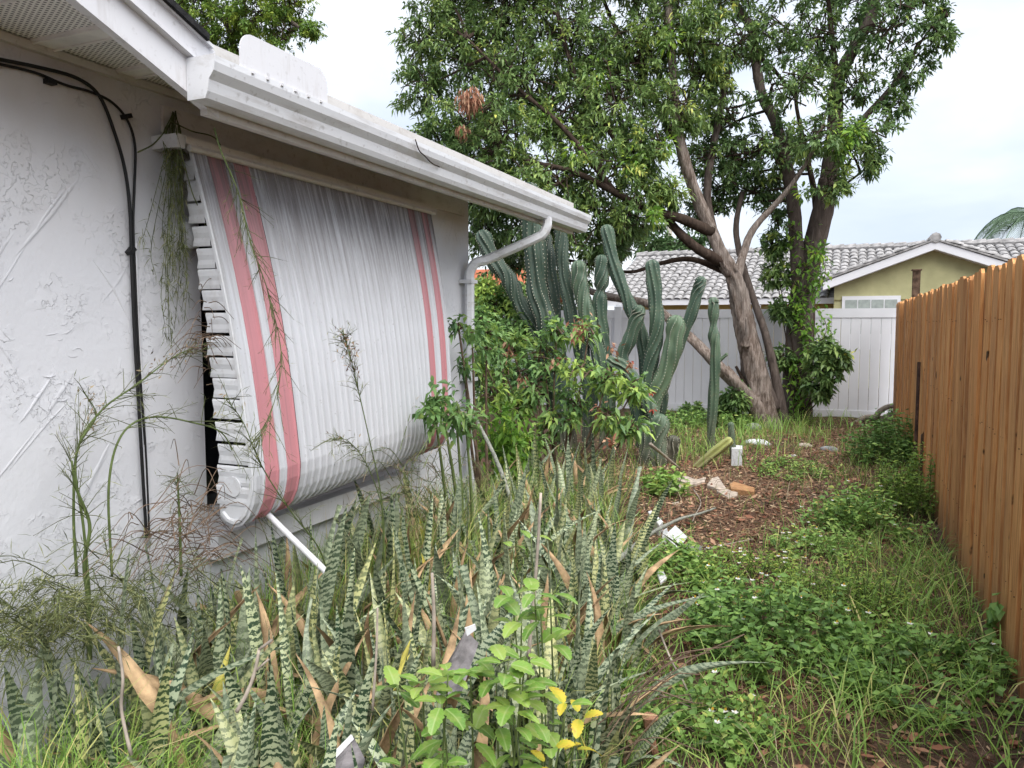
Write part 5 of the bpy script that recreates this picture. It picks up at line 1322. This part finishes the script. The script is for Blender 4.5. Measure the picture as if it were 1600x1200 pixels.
wispy("wispy_weed", "thin curved weed crossing the red stripes near the awning's foot", [P(x, y, X=-1.86) for x, y in ((520, 930), (500, 860), (455, 800), (410, 730), (380, 660), (350, 620))], .0035, 50, .09, .4, 10)
# vine hanging from the eave
hv = empty("hanging_vine", P(265, 185, X=WX+.05), "thin hanging vine strands under the eave between cable and awning", "vine"); m = MB(); pos = []; dirs = []
for i in range(20):
    x0 = 268+random.uniform(-14, 14); xe = random.choice((232, 238, 262, 268, 275, 285))+random.uniform(-12, 12); ye = random.uniform(330, 555)
    x0 = 272+random.uniform(-3, 3); pts = [P(x0, 176+random.uniform(-3, 6), X=WX+.02), P(x0+random.uniform(-16, 12), 212, X=WX+.05), P(x0*.7+xe*.3+random.uniform(-14, 14), 260, X=WX+.07+random.uniform(-.03, .05)), P(xe+random.uniform(-8, 8), (260+ye)/2+40, X=WX+.06+random.uniform(-.03, .06)), P(xe, ye, X=WX+.05+random.uniform(-.02, .05))]
    q = spline([tuple(z) for z in pts], 6); m.tube([Vector(z) for z in q], np.linspace(.0022, .001, len(q)), 4, cap=False)
    qa = np.array(q)[8:]; pos.append(np.repeat(qa, 3, 0)+rng.normal(0, .006, (len(qa)*3, 3))); dd = rng.normal(0, .8, (len(qa)*3, 3)); dd[:, 2] -= .8; dirs.append(dd)
m.build("strands", nmat_wisp, hv); pos = np.concatenate(pos); N = len(pos); pos[:, 0] = np.maximum(pos[:, 0], WX+.008)
leaves("needles", pos, np.concatenate(dirs), .035*rng.uniform(.5, 1.6, N), .003, WISP, hv, None, .2, .05)
m = MB()
for pts in (((265, 188), (300, 205), (335, 215), (355, 245)), ((262, 200), (240, 225), (215, 238)), ((275, 205), (300, 300), (318, 340), (322, 380))):
    m.tube([Vector(z) for z in spline([tuple(P(x, y, X=WX+.13)) for x, y in pts], 6)], .0028, 4)
m.build("tendrils", nmat_wisp, hv)
# tangled dry thicket at the wall foot and by the window gap
def thicket(name, label, cx, cy, X, n, rx, ry, L_, mat, nm="strands", leafmat=None, nl=0, grow=.6):
    c = P(cx, cy, X=X); e = empty(name, (c.x, c.y, 0), label, "weed"); m = MB(); pos = []; dirs = []
    for i in range(n):
        p0 = P(cx+random.gauss(0, rx), cy+random.gauss(0, ry), X=X+random.uniform(-.12, .18)); az = random.random()*6.283
        d = Vector((math.cos(az)*.5, math.sin(az), random.uniform(-.4, grow))); l = L_*random.uniform(.5, 1.5)
        pts = [p0, p0+d*l*.5+Vector((0, 0, .12*l)), p0+d*l+Vector((random.uniform(-.1, .1)*l, random.uniform(-.2, .2)*l, -.25*l))]
        pts = [(max(z.x, WX+.02), z.y, z.z) for z in pts]; q = spline(pts, 4); m.tube([Vector(z) for z in q], np.linspace(.0022, .0009, len(q)), 3, cap=False)
        if nl: pos.append(np.repeat(np.array(q), nl, 0)); dirs.append(rng.normal(0, .7, (len(q)*nl, 3))+np.array([list(d)]))
    m.build(nm, mat, e)["kind"] = "stuff"
    if nl:
        pos = np.concatenate(pos); N = len(pos); leaves("needles", pos, np.concatenate(dirs), .06*rng.uniform(.4, 1.4, N), .0028, leafmat, e, None, .2, .05)
    return e
thicket("wiry_thicket", "wiry brown and green tangle at the left edge before the wall", 50, 990, -2.15, 120, 70, 24, .20, nmat_wisp, leafmat=WISP, nl=3)
thicket("wiry_thicket", "wiry tangle of dry stems below the cable", 240, 925, -2.17, 80, 60, 28, .20, nmat_wisp, leafmat=WISP, nl=2)
thicket("dry_thicket", "dry grey brown tangle spilling out of the dark window gap", 300, 835, -2.15, 120, 34, 34, .22, STEM_B)
thicket("dry_thicket", "tuft of dry hairlike weed caught on the awning slats", 322, 520, -2.22, 60, 8, 35, .12, STEM_B, grow=-.1)
for cx_, cy_, n_, hh_, lab in ((55, 1090, 420, .42, "fresh green grass tuft in the bottom left corner"), (140, 1060, 320, .50, "bright green grass tuft between the front left snake plants"), (20, 960, 260, .62, "grass standing at the left picture edge against the wall"), (255, 1120, 160, .34, "small grass tuft left of the forked grey twig")):
    c_ = P(cx_, cy_, X=-1.85); p_ = np.stack([rng.normal(c_.x, .10, n_), rng.normal(c_.y, .10, n_), np.zeros(n_)], 1); p_[:, 0] = np.maximum(p_[:, 0], WX+.06)
    tag(blades("grass_tuft", p_, hh_*rng.uniform(.6, 1.35, n_), .9, rng.uniform(.003, .006, n_), GRASS, None, np.clip(rng.normal(.55, .2, n_), 0, 1), .7), lab, "grass")
thicket("grassy_tuft", "golden grass tuft under the awning's far end", 660, 790, -2.05, 110, 35, 40, .32, WEED if False else STEM_G, leafmat=STRAW, nl=2, grow=1.0)
n_ = 2600; p = np.stack([rng.uniform(-2.34, -1.9, n_), rng.uniform(2.2, 4.75, n_), np.zeros(n_)], 1)
tag(blades("wall_grass", p, rng.uniform(.35, .78, n_), .45, rng.uniform(.003, .006, n_), GRASS, None, np.clip(rng.normal(.62, .26, n_), 0, 1), .6), "tall mixed grass along the wall foot under the awning", "grass")
p0 = P(660, 800, X=-2.0)
p = np.stack([rng.normal(p0.x, .12, 900), rng.normal(p0.y, .35, 900), np.zeros(900)], 1); p[:, 0] = np.maximum(p[:, 0], WX+.05)
tag(blades("tuft_grass", p, rng.uniform(.4, .8, 900), .6, .004, GRASS, None, np.clip(rng.normal(.75, .2, 900), 0, 1), .7), "golden and green grass standing under the far half of the awning", "grass")

# ------------------------------------------------------------------ debris on the ground
def slab(name, label, cat, poly, th, mat, lift=.01, grp=None):
    pts = [P(x, y, Z=lift+th) for x, y in poly]
    m = MB(); m.prism(None, [tuple(p-Vector((0, 0, th))) for p in reversed(pts)], [tuple(p) for p in reversed(pts)])
    o = m.build(name, mat)
    bv = o.modifiers.new("bevel", 'BEVEL'); bv.width = .004; bv.segments = 1
    return tag(o, label, cat, grp)
slab("broken_paver", "pale broken paver corner on the mulch", "paver", [(1104, 757), (1112, 747), (1122, 744), (1131, 757), (1135, 763), (1122, 764)], .035, PALE)
slab("broken_paver", "pale paver fragment touching the orange brick", "paver", [(1119, 766), (1136, 764), (1153, 769), (1152, 774), (1138, 777)], .035, PALE, .012)
slab("brick", "orange brown brick lying behind the pale paver", "brick", [(1140, 756), (1146, 752), (1180, 762), (1178, 768), (1142, 763)], .06, BRICKM)
slab("flat_stone", "long pale stone lying flat below the cacti", "stone", [(1056, 748), (1072, 743), (1088, 749), (1103, 745), (1101, 752), (1080, 757)], .03, PALE)
slab("flat_stone", "pale stone partly in the grass left of the mulch", "stone", [(1034, 755), (1045, 751), (1077, 757), (1072, 763), (1050, 762)], .03, PALE)
slab("flat_stone", "narrow pale stone beside the grey branch", "stone", [(1002, 790), (1040, 788), (1066, 782), (1068, 791), (1030, 797)], .035, PALE)
slab("plank_offcut", "thin white edged plank standing at the snake plants' edge", "plank", [(1012, 799), (1018, 797), (1036, 814), (1030, 820)], .10, PLASTIC)
sw = slab("outlet_plate", "white plastic cover plate with two holes lying on the weeds", "plate", [(1038, 836), (1055, 820), (1074, 838), (1060, 858)], .012, PLASTIC, .10)
hm = MB()
for x, y in ((1052, 837), (1060, 838)):
    c = P(x, y, Z=.1235); hm.tube([c, c+Vector((0, 0, .0015))], .007, 8)
adopt(hm.build("holes", BLACKCABLE), sw)
slab("paper_scrap", "crumpled white scrap left of the cover plate", "paper", [(1036, 828), (1042, 824), (1046, 838), (1040, 848), (1034, 840)], .02, PLASTIC, .06)
slab("metal_scrap", "bent grey metal scrap below the cover plate", "scrap", [(1060, 852), (1080, 848), (1098, 853), (1094, 860), (1070, 862)], .012, METAL, .05)
slab("paper_scrap", "white scrap beneath the bent metal piece", "paper", [(1076, 864), (1090, 862), (1094, 868), (1084, 872)], .01, PLASTIC, .02)
slab("paper_scrap", "white scrap in the weeds at the bed's edge", "paper", [(1026, 894), (1036, 890), (1042, 902), (1032, 910)], .02, PLASTIC, .06)
slab("white_box", "small white box behind the cactus stub", "box", [(1143, 700), (1160, 701), (1160, 696), (1144, 695)], .20, PLASTIC)
# rounded white stone / bag and pebbles
def pebble(name, label, cat, px, py, rx, ry, rz, mat):
    c = P(px, py, Z=rz*.6); m = MB()
    for i in range(7):
        a = -1.571+3.1416*i/6
        for j in range(10):
            b_ = 6.283*j/10; k_ = 1+.12*math.sin(3*b_+i)+random.uniform(-.06, .06)
            m.v.append((c.x+rx*math.cos(a)*math.cos(b_)*k_, c.y+ry*math.cos(a)*math.sin(b_)*k_, c.z+rz*math.sin(a)))
    for i in range(6):
        for j in range(10): m.f.append((i*10+j, i*10+(j+1) % 10, (i+1)*10+(j+1) % 10, (i+1)*10+j))
    return tag(m.build(name, mat, None, True), label, cat)
pebble("white_bag", "crumpled whitish bag lying on the mulch before the leaning trunk", "bag", 1184, 693, .17, .08, .06, PLASTIC)
pebble("stone", "grey stone at the foot of the leaning trunk", "stone", 1160, 660, .13, .1, .09, GREYM)
pebble("stone", "second grey stone lower left of the leaning trunk", "stone", 1178, 668, .12, .09, .07, GREYM)
pebble("stone", "pale stone in the grass right of the leaning trunk", "stone", 1258, 697, .10, .07, .04, PALE)
pebble("stone", "flat pale stone in the path before the trees", "stone", 1296, 703, .11, .08, .05, GREYM)
pebble("paper_scrap", "tiny white scrap on the mulch in mid yard", "paper", 1240, 714, .05, .03, .03, PLASTIC)
pebble("pale_stone", "small pale stone among the weeds near the yard's middle", "stone", 1300, 917, .035, .025, .015, PALE)
# branches and sticks
def stick(name, label, spec, r0, r1, mat, cat="stick", z=.03, k=5):
    q = spline([tuple(P(x, y, Z=zz)) for x, y, zz in spec], k); m = MB(); m.tube([Vector(p) for p in q], np.linspace(r0, r1, len(q)), 7, .15); return tag(m.build(name, mat, None, True), label, cat)
MOSSY = m_bark("lichen_bark", [(.3, (.10, .11, .09)), (.5, (.28, .29, .25)), (.75, (.42, .43, .38))], (20, 20, 20), .5)
stick("fallen_branch", "lichen covered branch lying from the snake plants out over the mulch", [(950, 890, .35), (985, 858, .28), (1020, 832, .2), (1060, 812, .12), (1095, 802, .08), (1118, 794, .06)], .018, .008, MOSSY, "branch")
stick("stick", "thin pale stick lying on the mulch above the branch tip", [(1084, 765, .05), (1095, 785, .06), (1086, 805, .1), (1082, 815, .08)], .005, .003, STEM_P)
stick("stick", "dry stick on the ground right of the metal scrap", [(1095, 860, .02), (1130, 852, .04), (1180, 842, .03)], .009, .005, STEM_P)
stick("stick", "short brown stick on the mulch in mid yard", [(1170, 860, .02), (1200, 868, .03), (1220, 872, .02)], .008, .006, STEM_B)
stick("stick", "long brown twig across the mulch behind the weeds", [(1190, 825, .03), (1230, 835, .04), (1260, 836, .03)], .006, .004, STEM_B)
stick("stick", "white stick leaning at the foot of the cactus clump", [(1016, 694, .6), (1040, 714, .3), (1062, 732, .05)], .014, .012, STEM_P)
stick("stick", "bent dry stalk at the bottom beside the snake plants", [(1030, 985, .25), (1048, 1030, .2), (1066, 1062, .15), (1082, 1098, .06)], .005, .004, STEM_P)
stick("stick", "second dry stalk crossing low at the bottom of the bed", [(960, 1092, .12), (1010, 1080, .15), (1080, 1105, .05)], .004, .003, STEM_P)
stick("stick", "grey leaning branch piece rising from the bed's middle", [(742, 650, .95), (770, 710, .7), (795, 790, .45), (815, 850, .2)], .016, .02, MOSSY, "branch") if False else None
m = MB(); q = spline([tuple(P(x, y, Y=yy)) for x, y, yy in ((742, 652, 4.6), (762, 690, 4.5), (780, 730, 4.4), (800, 790, 4.3), (815, 870, 4.2))], 5); m.tube([Vector(p) for p in q], .013, 8, .25)
tag(m.build("leaning_branch", MOSSY, None, True), "lichen spotted grey stem leaning left above the snake plants", "branch")
for i, (pts, r, lab) in enumerate(((((185, 1010), (192, 1060), (190, 1110), (205, 1180)), .005, "pale dead twig standing between the front left snake plants"),
                               (((405, 1015), (398, 1050), (385, 1085), (370, 1112)), .006, "forked grey twig in front of the left snake plants"),
                               (((675, 895), (678, 960), (677, 1040)), .007, "bare grey stalk standing in the middle of the snake plants"),
                               (((590, 950), (588, 1020), (582, 1110)), .0045, "thin bare stalk left of the green scalloped plants"),
                               (((845, 770), (840, 860), (832, 960), (825, 1030)), .006, "tall bare stalk right of centre among the snake plants"))):
    q = spline([tuple(P(x, y, d=1.95 if i < 2 else 2.2)) for x, y in pts], 5); m = MB(); m.tube([Vector(p) for p in q] , np.linspace(r*.7, r, len(q)), 6, .2)
    if i == 1: m.tube([P(405, 1015, d=1.95), P(425, 1000, d=1.95)], .004, 5); m.tube([P(398, 1050, d=1.95), P(420, 1030, d=1.94)], .003, 5)
    tag(m.build("bare_stalk", STEM_P, None, True), lab, "stalk")
# tangle of thin brown stalks lower right of the bed
m = MB()
for i in range(14):
    a = P(random.uniform(930, 1010), random.uniform(1080, 1190), d=2.05+random.uniform(-.15, .15)); b_ = a + Vector((random.uniform(.05, .30), random.uniform(.0, .30), random.uniform(.02, .16)))
    q = spline([tuple(a), tuple((a+b_)/2+Vector((0, 0, random.uniform(.01, .06)))), tuple(b_)], 5); m.tube([Vector(p) for p in q], .0016, 4, cap=False)
tag(m.build("dry_stalk_bundle", STEM_B), "bundle of thin dry stalks at the bed's lower right edge", "dry stalks", kind="stuff")
# sheet metal pieces between the leaves
def panel(name, label, quad, d0, th, mat, cat="scrap"):
    pts = [P(x, y, d=d0+o) for x, y, o in quad]; n = (pts[1]-pts[0]).cross(pts[2]-pts[0]).normalized()
    m = MB(); m.prism(None, [tuple(p) for p in pts], [tuple(p+n*th) for p in pts]); return tag(m.build(name, mat), label, cat)
panel("metal_scrap", "grey lilac sheet metal piece stuck between snake plants, white edge", [(728, 985, .12), (748, 1005, .12), (722, 1080, .0), (680, 1090, .0), (700, 1035, .05)], 2.15, .004, METAL)
panel("metal_strip", "white metal edge strip above the lilac sheet", [(726, 982, .1), (742, 976, .1), (744, 984, .1), (730, 994, .1)], 2.13, .01, PLASTIC)
panel("metal_scrap", "grey sheet metal corner with white rim at the bottom edge", [(515, 1185, .05), (552, 1150, .1), (570, 1185, .0), (560, 1230, -.1), (515, 1230, -.1)], 1.9, .004, METAL)
panel("metal_strip", "white rim strip at the bottom edge beside the sheet metal corner", [(516, 1183, .05), (550, 1148, .1), (553, 1155, .1), (520, 1190, .05)], 1.88, .008, PLASTIC)
# stump-like cut stalk
c = P(1018, 945, d=2.75); m = MB(); c.z = .16; m.tube([Vector((c.x+.03, c.y, 0)), c-Vector((0, 0, .06)), c], [.012, .016, .03], 9, .25); tag(m.build("cut_stalk", plain("brown_fibre", (.35, .19, .12), .9, .1, .3, 40, .5), None, False), "cut brown fibrous stalk at the bed's right edge", "stalk")
# curled dead palm boot by the back fence
m = MB(); q = spline([tuple(P(x, y, Y=13.3)) for x, y in ((1335, 662), (1355, 652), (1380, 655), (1405, 645))], 6); m.tube([Vector(p) for p in q], np.linspace(.03, .075, len(q)), 8, .1)
tag(m.build("dead_branch", STEM_P, None, True), "pale dead branch lying at the foot of the white fence", "branch")
m = MB(); q = spline([tuple(P(x, y, Y=13.2)) for x, y in ((1365, 655), (1378, 640), (1395, 634), (1415, 632))], 6); m.tube([Vector(p) for p in q], .04, 8, .1)
tag(m.build("dead_frond_stalk", STEM_P, None, True), "curved pale stalk arching behind the dead branch at the fence corner", "stalk")
m = MB(); c = P(1345, 672, Y=12.6)
for i in range(30):
    a = c + Vector((random.uniform(-.8, .55), random.uniform(-1.2, .8), .03)); az = random.random()*6.28; a.z = gz(a.x, a.y)+.015
    if a.x > .6: continue
    m.tube([a, a+Vector((math.cos(az)*.2, math.sin(az)*.2, .02))], .007, 5)
tag(m.build("fallen_twigs", STEM_B), "scattered brown twigs on the bare soil by the fence corner", "twigs", kind="stuff")
# dead twig lying on the gutter
pipe("fallen_twig", [P(649, 218, X=FX+.13), P(655, 235, X=FX+.125), P(663, 243, X=FX+.118), P(675, 255, X=FX+.112), P(687, 261, X=FX+.10)], .003, BARK_D, "thin dead twig hanging over the gutter's front", "twig", n=5)
print("tris", sum(len(o.data.loop_triangles) or sum(len(p.vertices)-2 for p in o.data.polygons) for o in SC.objects if o.type == 'MESH' and len(o.data.polygons) > 2000), "leaves", nA, nB)
